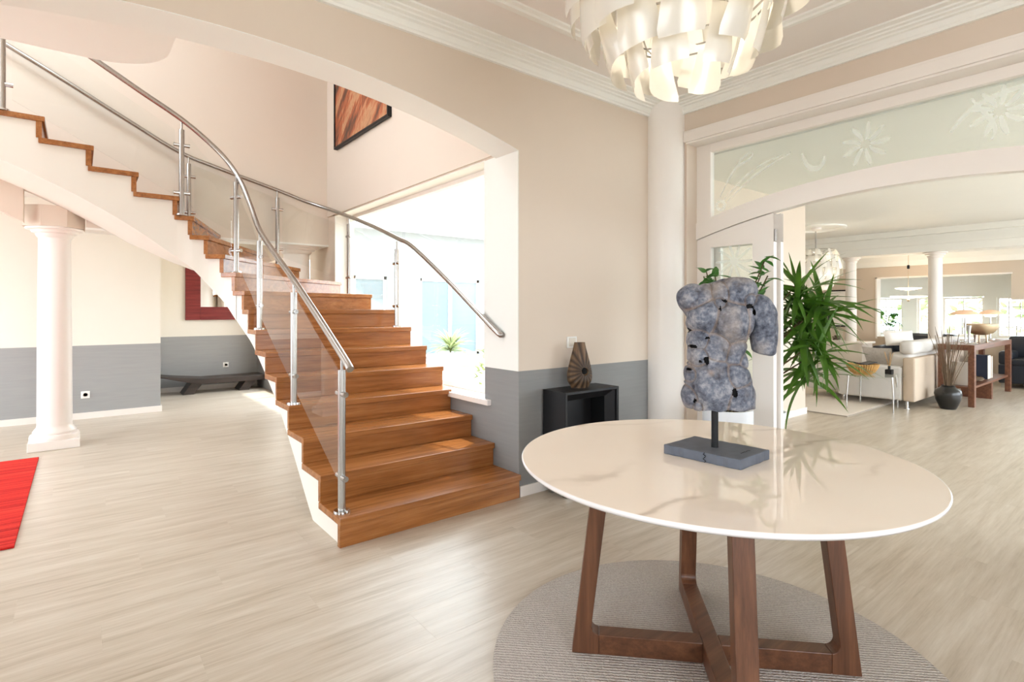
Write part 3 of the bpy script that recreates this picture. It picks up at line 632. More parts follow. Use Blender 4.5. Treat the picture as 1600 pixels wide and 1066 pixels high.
# ------------------------------------------------------------------ columns, painting, mirror and bench in the hall
column('column', (-0.19, 6.87), 0.135, 0.122, 0.0, 2.105, 'free-standing ivory column with square plinth left of the stairs', group=None)
part('impost_block', MB().slab([(-0.19 + 0.25 * math.cos(R(22.5 + 45 * i)), 6.87 + 0.22 * math.sin(R(22.5 + 45 * i))) for i in range(8)], 2.105, 2.3), M['wall_plain'], bpy.data.objects['column.001'])
column('column', (2.12, 7.0), 0.16, 0.15, 0.0, 2.105, 'white column seen above the stair treads beside the window jamb', base=False)
pt = thing('painting', 'framed copper and brown abstract painting high on the stairwell wall', 'painting', (2.4, 5.6, 3.25))
part('canvas', MB().box(2.372, 2.39, 4.96, 6.35, 3.25, 4.25), M['canvas'], pt)
part('frame', MB().box(2.36, 2.404, 4.93, 4.955, 3.22, 4.28).box(2.36, 2.404, 6.355, 6.38, 3.22, 4.28).box(2.36, 2.404, 4.955, 6.355, 3.22, 3.246).box(2.36, 2.404, 4.955, 6.355, 4.254, 4.28), M['black_wood'], pt, bevel=0.003)
mr = thing('wall_mirror', 'mirror in a broad red frame on the wall behind the stairs', 'mirror', (1.9, 10.19, 1.15))
x0, x1, z0, z1, q = 1.335, 2.35, 1.15, 2.2, 0.215
part('frame', MB().box(x0, x0 + q, 10.15, 10.198, z0, z1).box(x1 - q, x1, 10.15, 10.198, z0, z1).box(x0 + q, x1 - q, 10.15, 10.198, z0, z0 + q).box(x0 + q, x1 - q, 10.15, 10.198, z1 - q, z1), M['red_frame'], mr, bevel=0.006)
part('glass', MB().box(x0 + q, x1 - q, 10.175, 10.195, z0 + q, z1 - q), M['mirror'], mr)
bn = thing('bench', 'long low dark wooden bench against the grey wall under the stairs', 'bench', (1.6, 9.9, 0))
prof = [(-0.02, 0.31), (0.25, 0.275), (0.6, 0.235), (1.5, 0.24), (1.5, 0.155), (0.6, 0.15), (0.42, 0.175), (-0.02, 0.29)]
part('seat', MB().prism(prof, lambda x, z: (0.95 + x * 0.98, 9.68, z), lambda x, z: (0.95 + x * 0.98, 10.1, z)), M['dark_bench'], bn, bevel=0.006)
for xx in (1.36, 2.15):
    part('leg', MB().prism([(xx, 0.18), (xx + 0.17, 0.18), (xx + 0.03, 0), (xx - 0.12, 0)], lambda x, z: (x, 9.72, z), lambda x, z: (x, 10.06, z)), M['dark_bench'], bn, bevel=0.005)
def socket(y, x, z, label, dbl=False):
    t = thing('wall_socket', label, 'socket', (x, y, z), None)
    part('plate', MB().box(x - 0.043, x + 0.043, y - 0.01, y, z - 0.043, z + 0.043), M['plast'], t, bevel=0.003)
    part('outlet', MB().lathe([(0.028, 0), (0.028, 0.003), (0.022, 0.003), (0.02, -0.004), (0.001, -0.004)], (0, 0, 0), 20).xf(Matrix.Translation((x, y - 0.01, z)) @ Matrix.Rotation(R(90), 4, 'X')), M['paper'], t, 40)
socket(8.37, 0.052, 0.29, 'white wall socket on the grey dado right of the column')
socket(10.2, 1.93, 0.39, 'white wall socket above the dark bench')
t = thing('light_switch', 'white light switch plate on the beige wall behind the brown vase', 'switch', (2.94, 2.97, 1.07))
part('plate', MB().box(2.885, 2.985, 2.958, 2.97, 1.03, 1.115), M['plast'], t, bevel=0.003); part('rocker', MB().box(2.9, 2.97, 2.953, 2.96, 1.04, 1.105), M['paper'], t, bevel=0.002)
solo('red_rug', MB().box(-2.4, -0.285, 4.07, 6.4, 0, 0.012), M['rug_red'], 'flat red striped rug at the left edge on the pale floor', 'rug', bevel=0.003)

# ------------------------------------------------------------------ console and vase by the wall
cs = thing('console_cabinet', 'black square-framed console against the grey dado beside the stairs', 'console', (2.9, 2.84, 0))
x0, x1, y0, y1, z0, z1 = 2.63, 3.185, 2.715, 2.95, 0.045, 0.743
f = 0.075; dpt = 0.075
part('carcass', MB().box(x0, x0 + 0.02, y0 + 0.002, y1, z0, z1).box(x1 - 0.02, x1, y0 + 0.002, y1, z0, z1).box(x0 + 0.02, x1 - 0.02, y0 + 0.002, y1, z1 - 0.02, z1).box(x0 + 0.02, x1 - 0.02, y0 + 0.002, y1, z0, z0 + 0.02).box(x0 + 0.02, x1 - 0.02, y1 - 0.015, y1, z0 + 0.02, z1 - 0.02), M['black_wood'], cs, bevel=0.002)
def ringf(mb, a, b):
    mb.add(a + b, [(i, (i + 1) % 4, 4 + (i + 1) % 4, 4 + i) for i in range(4)])
o_ = [(x0, y0, z0), (x1, y0, z0), (x1, y0, z1), (x0, y0, z1)]; i_ = [(x0 + f, y0 + dpt, z0 + f), (x1 - f, y0 + dpt, z0 + f), (x1 - f, y0 + dpt, z1 - f), (x0 + f, y0 + dpt, z1 - f)]
mb = MB(); ringf(mb, o_, i_); mb.keep = True
part('splayed_frame', mb, M['black_wood'], cs)
k_ = [(p[0], y1 - 0.02, p[2]) for p in i_]; mb = MB(); ringf(mb, i_, k_); mb.keep = True
part('niche', mb, M['black'], cs)
for xx in (x0 + 0.06, x1 - 0.06):
    for yy in (y0 + 0.04, y1 - 0.05): part('foot', MB().box(xx - 0.035, xx + 0.035, yy - 0.02, yy + 0.02, 0, z0), M['steel'], cs, bevel=0.003)
# flattened teardrop vase with a sunburst carved around a round hole
vs_t = thing('vase', 'brown teardrop vase carved with a sunburst, standing on the black console', 'vase', (2.90, 2.845, 0.743))
H_ = 0.335; NU, NV = 160, 110
def vr(t):
    pts_ = [(0, 0.066), (0.15, 0.093), (0.3, 0.097), (0.45, 0.089), (0.6, 0.076), (0.75, 0.062), (0.9, 0.049), (1.0, 0.042)]
    for k in range(len(pts_) - 1):
        (a, b), (c, d) = pts_[k], pts_[k + 1]
        if t <= c + 1e-9: return cat_([p[1] for p in pts_], k, (t - a) / (c - a))
    return 0.042
def cat_(l, k, t):
    p0, p1, p2, p3 = l[max(k - 1, 0)], l[k], l[k + 1], l[min(k + 2, len(l) - 1)]
    return 0.5 * (2 * p1 + (p2 - p0) * t + (2 * p0 - 5 * p1 + 4 * p2 - p3) * t * t + (3 * p1 - p0 - 3 * p2 + p3) * t ** 3)
grv = {}; mb = MB(); vv = []; hx, hz = 0.022, 0.37 * H_
for j in range(NV + 1):
    t = j / NV
    for i in range(NU):
        a = 2 * math.pi * i / NU; r = vr(t); x = r * math.cos(a); y = r * 0.62 * math.sin(a); z = t * H_
        if math.sin(a) < 0:                       # face towards the room carries the carving
            dx, dz = x - hx, z - hz; rho = math.hypot(dx, dz); th = math.atan2(dz, dx)
            gv = abs(((th / (2 * math.pi) * 18) % 1.0) - 0.5) * 2
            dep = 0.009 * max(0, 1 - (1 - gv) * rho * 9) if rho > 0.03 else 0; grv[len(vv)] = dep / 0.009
            inn = max(0.0, 1 - rho / 0.03)
            y += dep * -math.sin(a) + (0.05 * min(1, inn * 3))
        vv.append((x, y, z))
for j in range(NV):
    for i in range(NU): mb.f.append((j * NU + i, j * NU + (i + 1) % NU, (j + 1) * NU + (i + 1) % NU, (j + 1) * NU + i))
mb.f.append(tuple(range(NU))[::-1]); mb.v = vv
rz = Matrix.Translation((2.90, 2.845, 0.743)) @ Matrix.Rotation(R(-22), 4, 'Z')
mb.v = [tuple(rz @ Vector(p)) for p in mb.v]
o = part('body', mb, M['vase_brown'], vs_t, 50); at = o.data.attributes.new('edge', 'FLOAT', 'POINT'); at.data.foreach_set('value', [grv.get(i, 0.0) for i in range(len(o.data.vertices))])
part('hole_shade_disc', MB().lathe([(0.0015, 0), (0.026, 0)], (0, 0, 0), 24).xf(rz @ Matrix.Translation((hx, -0.032, hz)) @ Matrix.Rotation(R(90), 4, 'X')), M['black'], vs_t, label='flat black disc for the shade in the round hole of the front face')  # flat black disc puts the hole's inner shade into colour

# ------------------------------------------------------------------ round table, rug
TC = (1.851, 1.135); ZT = 0.768; TR = 0.707
o = solo('round_rug', MB().lathe([(0.001, 0.01), (0.805, 0.01), (0.814, 0.006), (0.815, 0.0)], (TC[0], TC[1], 0), 128), M['rug_grey'], 'round grey woven rug under the marble table', 'rug', 40)
tb = thing('round_table', 'round cream marble-topped table on crossed walnut legs', 'table', (TC[0], TC[1], 0.01))
part('tabletop', MB().lathe([(0.001, ZT - 0.022), (TR - 0.05, ZT - 0.022), (TR - 0.016, ZT - 0.019), (TR - 0.004, ZT - 0.01), (TR - 0.001, ZT - 0.003), (TR - 0.004, ZT), (0.001, ZT)], (TC[0], TC[1], 0), 160), M['marble'], tb, 25)
part('rim', MB().lathe([(TR - 0.03, ZT - 0.0225), (TR - 0.012, ZT - 0.0205), (TR - 0.0015, ZT - 0.011), (TR + 0.0005, ZT - 0.004), (TR - 0.002, ZT - 0.0005)], (TC[0], TC[1], 0), 160), M['marble_rim'], tb, 80)
part('under_plate', MB().lathe([(0.001, ZT - 0.045), (0.40, ZT - 0.045), (0.40, ZT - 0.022), (0.001, ZT - 0.022)], (TC[0], TC[1], 0), 64), M['walnut_h'], tb, 30)
a1 = math.atan2(0.765 - 1.507, 2.196 - 1.488)
for ang in (a1, a1 + math.pi / 2):
    T = Matrix.Translation((TC[0], TC[1], 0.01)) @ Matrix.Rotation(ang, 4, 'Z'); hb = 0.0325
    zt = ZT - 0.045 - 0.01; s0, s1 = 0.515, 0.428; wv_ = 0.062
    for sg in (1, -1):
        zc = 0.075; fil = [(s0 - wv_ - 0.012 - 0.028 + 0.028 * math.sin(R(q)) , zc + 0.03 - 0.03 * math.cos(R(q))) for q in range(0, 91, 15)]
        poly = [(s0, 0), (s1, zt), (s1 - wv_, zt)] + fil[::-1] + [(s0 - wv_ - 0.012 - 0.028, 0.0)]
        mb = MB().prism([(sg * a, b) for a, b in poly], lambda a, b: (a, -hb, b), lambda a, b: (a, hb, b)).xf(T)
        part('leg', mb, M['walnut'], tb, bevel=0.003)
    e_ = s0 - wv_ - 0.04
    if ang == a1:
        for sg in (1, -1): part('stretcher', MB().box(min(sg * hb, sg * e_), max(sg * hb, sg * e_), -hb, hb, 0, 0.075).xf(T), M['walnut_h'], tb, bevel=0.003)
    else: part('stretcher', MB().box(-e_, e_, -hb, hb, 0, 0.075).xf(T), M['walnut_h'], tb, bevel=0.003)

# ------------------------------------------------------------------ stone torso on its stand
bx, by = Vector((0.021, -0.297, 0)).normalized(), Vector((0.203, 0.006, 0)).normalized()
B0 = Vector((1.753, 1.271, ZT))
tr_ = thing('torso_sculpture', 'weathered blue-grey stone torso on a black pole and block, on the marble table', 'sculpture', (1.867, 1.126, ZT))
def onb(u, v, z): p = B0 + Vector((0.021, -0.297, 0)) * u + Vector((0.214, 0.006, 0)) * v; return (p.x, p.y, ZT + z)
mb = MB(); n = 14; rng = random.Random(3)
pl = [(i / n, 0) for i in range(n)] + [(1, i / 6) for i in range(6)] + [(1 - i / n, 1) for i in range(n)] + [(0, 1 - i / 6) for i in range(6)]
jit = [(rng.uniform(-.008, .008), rng.uniform(-.012, .012)) for _ in pl]
pl = [(u + j[0], v + j[1]) for (u, v), j in zip(pl, jit)]
mb.prism(pl, lambda u, v: onb(u, v, 0), lambda u, v: onb(u, v, 0.036))
part('base_block', mb, M['stone_base'], tr_, bevel=0.003)
mb = MB(); pts = [(0.56 + 0.02 * math.sin(k * 2.1), -0.006, 0.001 + 0.0345 * k / 6) for k in range(7)]
part('crack', MB().tube([onb(*p) for p in pts], 0.0014, 6).tube([onb(0.86 + 0.015 * math.sin(k * 3), 0.4 + 0.06 * k, 0.036) for k in range(6)], 0.001, 6), M['stone_core'], tr_)
part('pole', MB().tube([(1.867, 1.126, ZT + 0.036), (1.867, 1.126, ZT + 0.24)], 0.0125, 20), M['black'], tr_, 60)
K = 0.000503
def px(u, v): return ((u - 280) * K, (1000 - v) * K)
secs = [(1004, 80, 545, .05), (995, 45, 553, .07), (960, 20, 556, .08), (890, 4, 555, .088), (800, 22, 545, .092), (700, 36, 522, .086), (600, 58, 505, .080), (500, 66, 525, .086), (400, 66, 560, .098), (300, 72, 590, .1), (250, 50, 612, .092), (200, 12, 625, .08), (150, 45, 615, .068), (100, 120, 600, .058), (65, 250, 570, .045), (42, 380, 520, .02)]
mb = MB(); NA = 48; vs = []
for v, ul, ur, dp in secs:
    xl, z = px(ul, v); xr, z = px(ur, v); cx, hw = (xl + xr) / 2, (xr - xl) / 2
    for i in range(NA):
        a = 2 * math.pi * i / NA; c_, s_ = math.cos(a), math.sin(a)
        vs.append((cx + hw * math.copysign(abs(c_) ** 0.8, c_), dp * math.copysign(abs(s_) ** 0.8, s_), z))
mb.add(vs, [tuple(range(NA)), tuple((len(secs) - 1) * NA + i for i in range(NA))] + [(j * NA + i, j * NA + (i + 1) % NA, (j + 1) * NA + (i + 1) % NA, (j + 1) * NA + i) for j in range(len(secs) - 1) for i in range(NA)])
ap = [(x, -0.004, z) for x, z in (px(560, 215), px(625, 270), px(652, 340), px(656, 440), px(650, 530), px(645, 575))]
mb.tube(spline(ap, 5), [0.05] * 5 + [0.052] * 5 + [0.047] * 5 + [0.044] * 5 + [0.042] * 5 + [0.038], 24)
for u, v, y, rx, ry, rzz in ((215, 815, -.03, .085, .08, .085), (190, 290, -.04, .065, .065, .065), (400, 350, -.04, .085, .075, .075), (110, 165, -.01, .06, .055, .045), (470, 130, -.01, .075, .06, .045)):
    x, z = px(u, v); mb.ball((x, y, z), rx, ry, rzz, 24, 14)
tmp = bpy.data.objects.new('tmp', mesh('tmp', mb, M['stone'])); col.objects.link(tmp)
rm = tmp.modifiers.new('r', 'REMESH'); rm.mode = 'VOXEL'; rm.voxel_size = 0.0044
sm = tmp.modifiers.new('s', 'SMOOTH'); sm.factor = 0.5; sm.iterations = 14
dg = bpy.context.evaluated_depsgraph_get(); ev = tmp.evaluated_get(dg); em = ev.to_mesh()
V = [v.co.copy() for v in em.vertices]; N = [v.normal.copy() for v in em.vertices]; F = [tuple(p.vertices) for p in em.polygons]
ev.to_mesh_clear(); bpy.data.objects.remove(tmp)
seeds = [(130, 150, .062), (470, 110, .07), (185, 295, .068), (405, 360, .094), (648, 370, .10), (312, 205, .026), (140, 465, .04), (285, 520, .055), (130, 600, .036), (440, 570, .055), (430, 730, .05), (215, 805, .098), (40, 895, .045), (110, 955, .022), (465, 925, .062), (60, 730, .03), (330, 130, .04), (540, 190, .03), (500, 620, .04)]
SF = [(px(u, v), r) for u, v, r in seeds]
SBk = [((random.uniform(-.13, .2), random.uniform(0.03, .45)), random.uniform(.06, .09)) for _ in range(12)]
NVL = px(213, 715); lab = []; edge = []; V2 = []; core = []
for p, nr in zip(V, N):
    front = p.y < 0.012
    L = SF if front else SBk; o_ = 0 if front else len(SF)
    ds = sorted((math.hypot(p.x - c[0], p.z - c[1]) / r * 0.06, i, r) for i, (c, r) in enumerate(L))
    d1, i1, r1_ = ds[0]; d2 = ds[1][0]
    g = max(0.0, d2 - d1)
    lab.append(i1 + o_); edge.append(max(0.0, 1 - g / 0.009))
    nz = 0.0018 * math.sin(p.x * 90 + i1) * math.sin(p.z * 80 + 2 * i1)
    h = 0.010 * (1 - math.exp(-g / 0.005)) + 0.16 * min(g, 0.05) - 0.007 + nz
    nd = math.hypot(p.x - NVL[0], p.z - NVL[1])
    if front and p.y < 0 and nd < 0.016: h -= 0.007 * (1 - nd / 0.016); edge[-1] = max(edge[-1], 1 - nd / 0.016)
    q = p + nr * h; q.z = max(q.z, 0.004 + 0.006 * math.sin(p.x * 40) ** 2); V2.append(q)
    core.append(p - nr * 0.0075)
holes = [px(u, v) + (r,) for u, v, r in ((340, 195, .010), (305, 250, .007), (535, 240, .012), (560, 280, .009), (100, 520, .012), (190, 620, .012), (145, 628, .007), (390, 850, .013), (200, 455, .008), (65, 400, .008), (65, 690, .008), (90, 910, .007))]
inh = []
for p in V: inh.append(p.y < 0 and any(math.hypot((p.x - a) * (1 if i % 2 else .7), (p.z - b) * (.65 if i % 2 else 1.2)) < r for i, (a, b, r) in enumerate(holes)))
TT = Matrix.Translation((1.867, 1.126, 0.945)) @ Matrix.Rotation(math.atan2(-0.79, 0.62), 4, 'Z') @ Matrix.Rotation(R(-2), 4, 'Y') @ Matrix.Diagonal((0.885, 0.95, 1, 1)) @ Matrix.Translation((px(257, 0)[0] * -1, 0, 0))
TW = [TT @ q for q in V2]
groups = {}
for f in F:
    if all(inh[i] for i in f): continue
    c = {}
    for i in f: c[lab[i]] = c.get(lab[i], 0) + 1
    groups.setdefault(max(c, key=c.get), []).append(f)
base_o = Vector(WL[tr_.name])
for gidx, fs in groups.items():
    idx = sorted({i for f in fs for i in f}); mp = {i: k for k, i in enumerate(idx)}
    me = bpy.data.meshes.new('stone_plate'); me.from_pydata([tuple(TW[i] - base_o) for i in idx], [], [tuple(mp[i] for i in f) for f in fs])
    at = me.attributes.new('edge', 'FLOAT', 'POINT'); at.data.foreach_set('value', [edge[i] for i in idx])
    me.polygons.foreach_set('use_smooth', [True] * len(me.polygons)); me.materials.append(M['stone'])
    ob = bpy.data.objects.new('stone_plate', me); col.objects.link(ob); ob.parent = tr_; WL[ob.name] = tuple(base_o)
mb = MB(); mb.v = [tuple(TT @ p) for p in core]; mb.f = F; part('core', mb, M['stone_core'], tr_, 180)

# ------------------------------------------------------------------ chandelier of pearl blades
def blade_mesh(w, l, curl, seed):
    rng = random.Random(seed); nu, nv = 6, 8; mb = MB(); top = []
    for j in range(nv + 1):
        t = j / nv; hw = w / 2 * (0.62 + 0.38 * t)
        if t > 0.88: hw *= 1 - 0.12 * ((t - 0.88) / 0.12) ** 2
        for i in range(nu + 1):
            s = i / nu * 2 - 1
            top.append((s * hw, -curl * (s * s) * w * 0.4 - 0.12 * l * (t * t - t), -t * l - 0.009 * s * t))
    m = (nu + 1) * (nv + 1); mb.v = top + [(x, y + 0.0012, z) for x, y, z in top]
    q = lambda i, j: j * (nu + 1) + i
    for j in range(nv):
        for i in range(nu):
            mb.f.append((q(i, j), q(i + 1, j), q(i + 1, j + 1), q(i, j + 1))); mb.f.append((m + q(i, j + 1), m + q(i + 1, j + 1), m + q(i + 1, j), m + q(i, j)))
    return mesh('blade', mb, M['blade'], 60)
def chandelier(name, label, c, ztop, glow, k=1.0):
    t = thing(name, label, 'chandelier', (c[0], c[1], ztop))
    zc = 2.70 if k == 1.0 else ztop - 0.55
    part('canopy', MB().lathe([(0.001, ztop), (0.09, ztop), (0.085, ztop - 0.03), (0.03, ztop - 0.06), (0.001, ztop - 0.06)], (c[0], c[1], 0), 32), M['white'], t, 40)
    part('rod', MB().tube([(c[0], c[1], ztop - 0.05), (c[0], c[1], zc + 0.05)], 0.009, 10), M['steel'], t, 60)
    fr = MB()
    rings = []
    for ph, nb, w, l, tw in ((34, 7, .14, .20, 5), (52, 9, .175, .22, 9), (70, 12, .175, .23, 13), (88, 13, .18, .23, 20), (106, 13, .175, .22, 24), (126, 11, .16, .20, 24)):
        p_ = R(ph); rings.append((0.40 * math.sin(p_), zc - 0.02 * k - 0.37 * k * math.cos(p_), nb, w, l, {34: 24, 52: 27, 70: 18}.get(ph, 2 if ph < 90 else (90 - ph) * 0.5), tw))
    for rr, z, nb, w, l, tilt, tw in rings:
        rr *= k; fr.tube([(c[0] + rr * math.cos(2 * math.pi * q / 24), c[1] + rr * math.sin(2 * math.pi * q / 24), z) for q in range(25)], 0.004, 6)
    for q in range(6):
        a = 2 * math.pi * q / 6; fr.tube([(c[0], c[1], zc + 0.1)] + [(c[0] + rr * k * math.cos(a), c[1] + rr * k * math.sin(a), z) for rr, z, *_ in rings[::-1]], 0.004, 6)
    part('frame', fr, M['steel'], t)
    rng = random.Random(5)
    for ri, (rr, z, nb, w, l, tilt, tw) in enumerate(rings):
        me = blade_mesh(w * k, l * k, 0.35, ri)
        for q in range(nb):
            a = 2 * math.pi * (q + 0.5 * (ri % 2) + rng.uniform(-.1, .1)) / nb
            m = Matrix.Translation((rr * k * math.cos(a), rr * k * math.sin(a), z - ztop)) @ Matrix.Rotation(a - math.pi / 2, 4, 'Z') @ Matrix.Rotation(-R(tilt * 0.8 - 8 + rng.uniform(-4, 4)), 4, 'X') @ Matrix.Rotation(R(tw + rng.uniform(-8, 8)), 4, 'Z')
            ob = bpy.data.objects.new('blade', me); col.objects.link(ob); ob.parent = t; ob.matrix_local = m
    for q in range(5):
        a = 2 * math.pi * q / 5 + 0.3
        part('bulb', MB().ball((c[0] + 0.06 * k * math.cos(a), c[1] + 0.06 * k * math.sin(a), zc - 0.12 * k), 0.022, 0.022, 0.034, 12, 8), M['bulb'], t, 180)
    return t
chandelier('chandelier', 'large chandelier of overlapping white pearl blades hanging over the round table', (1.77, 1.215), CZ, 0)

# ------------------------------------------------------------------ leafy plants by the doorway
def leaf_strip(L, w, droop, fold=0.25, n=8):
    mb = MB(); vs = []
    for i in range(n + 1):
        t = i / n; ww = w * (math.sin(math.pi * min(1, 0.12 + 0.88 * t) ** 0.75) if t < 1 else 0.0) + 0.0006
        x = L * t * (1 - 0.25 * droop * t); z = -droop * L * 0.55 * t * t
        vs += [(x, -ww, z + fold * ww), (x, 0, z), (x, ww, z + fold * ww)]
    mb.add(vs, [q for i in range(n) for q in ((3 * i, 3 * i + 1, 3 * i + 4, 3 * i + 3), (3 * i + 1, 3 * i + 2, 3 * i + 5, 3 * i + 4))]); mb.keep = True
    return mb
pc = (4.88, 2.47)
pm = thing('potted_palm', 'tall potted palm with long strap leaves behind the glazed side panel', 'plant', (pc[0], pc[1], 0))
part('pot', MB().lathe([(0.001, 0.0), (0.14, 0.0), (0.16, 0.02), (0.19, 0.36), (0.195, 0.4), (0.175, 0.4), (0.17, 0.36), (0.001, 0.36)], (pc[0], pc[1], 0), 40), M['pot_white'], pm, 40)
rng = random.Random(11); crowns = []
for i in range(7):
    a = rng.uniform(0, 6.28); h = (1.56, 1.4, 1.22, 1.46, 1.05, 1.32, 0.85)[i]; r = 0.05 + 0.09 * rng.random()
    tip = (pc[0] + 0.36 + (r + 0.05) * math.cos(a), pc[1] - 0.26 + (r + 0.05) * math.sin(a), h)
    part('stem', MB().tube([(pc[0] + r * 0.5 * math.cos(a), pc[1] + r * 0.5 * math.sin(a), 0.35), (pc[0] + r * math.cos(a), pc[1] + r * math.sin(a), h * 0.7), tip], [0.012, 0.01, 0.006], 8), M['bark'], pm, 60)
    crowns.append(tip)
var = [mesh('leaf', leaf_strip(L, w, d), M['palm'], 60) for L, w, d in ((0.5, .024, .3), (0.6, .027, .65), (0.7, .025, .5), (0.58, .029, 1.0), (0.44, .024, .12))]
for ci, tip in enumerate(crowns):
    for q in range(24):
        a = 2 * math.pi * q / 24 * 1.618 * 2 + rng.uniform(-.2, .2)
        if tip[1] + 0.62 * math.sin(a) > 3.05 or tip[0] + 0.62 * math.cos(a) < 4.42: a = rng.uniform(-1.5, 0.3)
        el = rng.choice((70, 45, 30, 15, 5, -10, -35, -55)) + rng.uniform(-8, 8)
        ob = bpy.data.objects.new('leaf', rng.choice(var)); col.objects.link(ob); ob.parent = pm
        lz = tip[2] - rng.uniform(0, 0.22)
        ob.matrix_local = Matrix.Translation((tip[0] - pc[0], tip[1] - pc[1], lz)) @ Matrix.Rotation(a, 4, 'Z') @ Matrix.Rotation(-R(el), 4, 'Y') @ Matrix.Rotation(rng.uniform(-.6, .6), 4, 'X')
fc = (3.70, 2.13)
fp = thing('potted_shrub', 'leafy green shrub in a white ribbed pot standing behind the stone torso', 'plant', (fc[0], fc[1], 0))
mb = MB(); vs = []
n = 72; prof = [(0.13, 0), (0.15, 0.02), (0.168, 0.3), (0.172, 0.58), (0.17, 0.6), (0.15, 0.6), (0.148, 0.55)]
for i in range(n):
    a = 2 * math.pi * i / n; rb = 1 + (0.018 if i % 2 else 0)
    vs += [(fc[0] + r * rb * math.cos(a), fc[1] + r * rb * math.sin(a), z) for r, z in prof]
m_ = len(prof); mb.add(vs, [(i * m_ + k, ((i + 1) % n) * m_ + k, ((i + 1) % n) * m_ + k + 1, i * m_ + k + 1) for i in range(n) for k in range(m_ - 1)] + [tuple(i * m_ for i in range(n))[::-1]])
part('pot', mb, M['pot_white'], fp, 30)
part('soil', MB().lathe([(0.001, 0.57), (0.155, 0.57), (0.155, 0.55)], (fc[0], fc[1], 0), 24), M['soil'], fp)
oval = [mesh('leaf', leaf_strip(L, w, d, 0.3, 6), M['ficus'], 60) for L, w, d in ((.12, .026, .4), (.10, .024, .2), (.13, .028, .6))]
for i in range(9):
    a = 2 * math.pi * i / 9 + 0.3; sp_ = rng.uniform(0.16, 0.33); h = rng.uniform(1.45, 1.72)
    p = [(fc[0] + 0.03 * math.cos(a), fc[1] + 0.03 * math.sin(a), 0.56), (fc[0] + sp_ * .4 * math.cos(a), fc[1] + sp_ * .4 * math.sin(a), 0.56 + (h - .56) * .6), (fc[0] + sp_ * math.cos(a), fc[1] + sp_ * math.sin(a), h)]
    P_ = spline(p, 5); part('stem', MB().tube(P_, 0.005, 6), M['bark'], fp, 60)
    for k in range(17):
        q = P_[min(len(P_) - 1, 4 + int(k * 0.42))]; ob = bpy.data.objects.new('leaf', rng.choice(oval)); col.objects.link(ob); ob.parent = fp
        ob.matrix_local = Matrix.Translation((q[0] - fc[0], q[1] - fc[1], q[2] + rng.uniform(-.05, .03))) @ Matrix.Rotation(rng.uniform(0, 6.28), 4, 'Z') @ Matrix.Rotation(-R(rng.uniform(-25, 55)), 4, 'Y')

# ------------------------------------------------------------------ living room shell
LZ = 2.66
struct('wall_living_left', MB().box(4.3, 7.23, 3.1, 3.3, 0, LZ).box(7.13, 7.23, 3.3, 5.4, 0, LZ), M['wall_plain'])
struct('wall_living_alcove', MB().box(7.13, 13.2, 5.4, 5.6, 0, LZ), M['wall_taupe'])
struct('baseboard_living', MB().box(4.3, 7.245, 3.085, 3.1, 0, 0.08).box(7.23, 7.245, 3.1, 5.4, 0, 0.08), M['white'])
struct('ceiling_living', MB().box(4.3, 11.0, -2.8, 5.6, LZ, LZ + 0.1), M['white_matt'])
struct('ceiling_dining', MB().box(11.2, 14.6, -2.8, 5.6, 2.5, 2.6), M['white_matt'])
mb = MB(); mb.box(11.0, 11.4, -2.6, 5.4, 2.28, 2.76); mb.box(10.96, 11.0, -2.6, 5.4, 2.4, 2.46); mb.box(10.9, 10.998, -2.6, 5.4, 2.56, 2.658); mb.box(11.4, 11.46, -2.6, 5.4, 2.28, 2.36)
struct('trim_7', mb, M['white_matt'])
BX = 13.0
struct('wall_far', holed('y', BX, BX + 0.2, -2.6, 5.6, 0, 2.6, [(-2.3, 0.9, 0.6, 2.2), (1.88, 2.06, 0.76, 1.5), (2.06, 4.15, 0.76, 1.98)]), M['wall_taupe'])
struct('trim_8', MB().prism([(0, 2.2), (0.04, 2.2), (0.06, 2.3), (0.14, 2.42), (0.16, 2.5), (0, 2.5)], lambda p, z: (BX - p, -2.6, z), lambda p, z: (BX - p, 5.4, z)), M['white_matt'])
struct('trim_9', MB().box(BX - 0.012, BX + 0.2, 2.04, 4.17, 1.96, 1.99).box(BX - 0.012, BX + 0.2, 4.14, 4.17, 0.72, 1.99), M['white'])
window('y', 13.1, -2.3, 0.9, 0.6, 2.2, 4, 3)  # window out of view, added to bring more light into the living room
mb = holed('y', 14.0, 14.15, 1.0, 5.0, 0, 2.5, [(1.92, 2.43, 0.78, 1.56), (2.62, 3.28, 0.78, 1.58), (3.36, 3.72, 0.78, 1.58), (3.98, 4.47, 0.78, 1.58)])
mb.box(13.2, 14.0, 1.0, 1.7, 0, 2.5); mb.box(13.2, 14.0, 4.6, 4.75, 0, 2.5); mb.box(13.2, 14.0, 1.7, 4.6, 0.6, 0.76)
struct('wall_bay', mb, M['white_matt'])
for a, b, nz in ((1.92, 2.43, 4), (2.62, 3.28, 3), (3.36, 3.72, 3), (3.98, 4.47, 4)): window('y', 14.08, a, b, 0.78, 1.57, 2 if nz == 3 else 3, nz, fr=0.035, bar=0.015, pane=True)
struct('wall_low', MB().box(10.95, 11.45, 3.72, 5.4, 0, 0.7).box(10.92, 11.48, 3.68, 5.4, 0.7, 0.735), M['white'], bevel=0.01)
column('column', (11.2, 2.72), 0.1, 0.095, 0, 2.28, 'ivory column in the living room behind the dry branches', base=True)
column('column', (11.2, 3.99), 0.09, 0.085, 0.735, 2.28, 'ivory column on the low white wall behind the palm leaves', base=False)

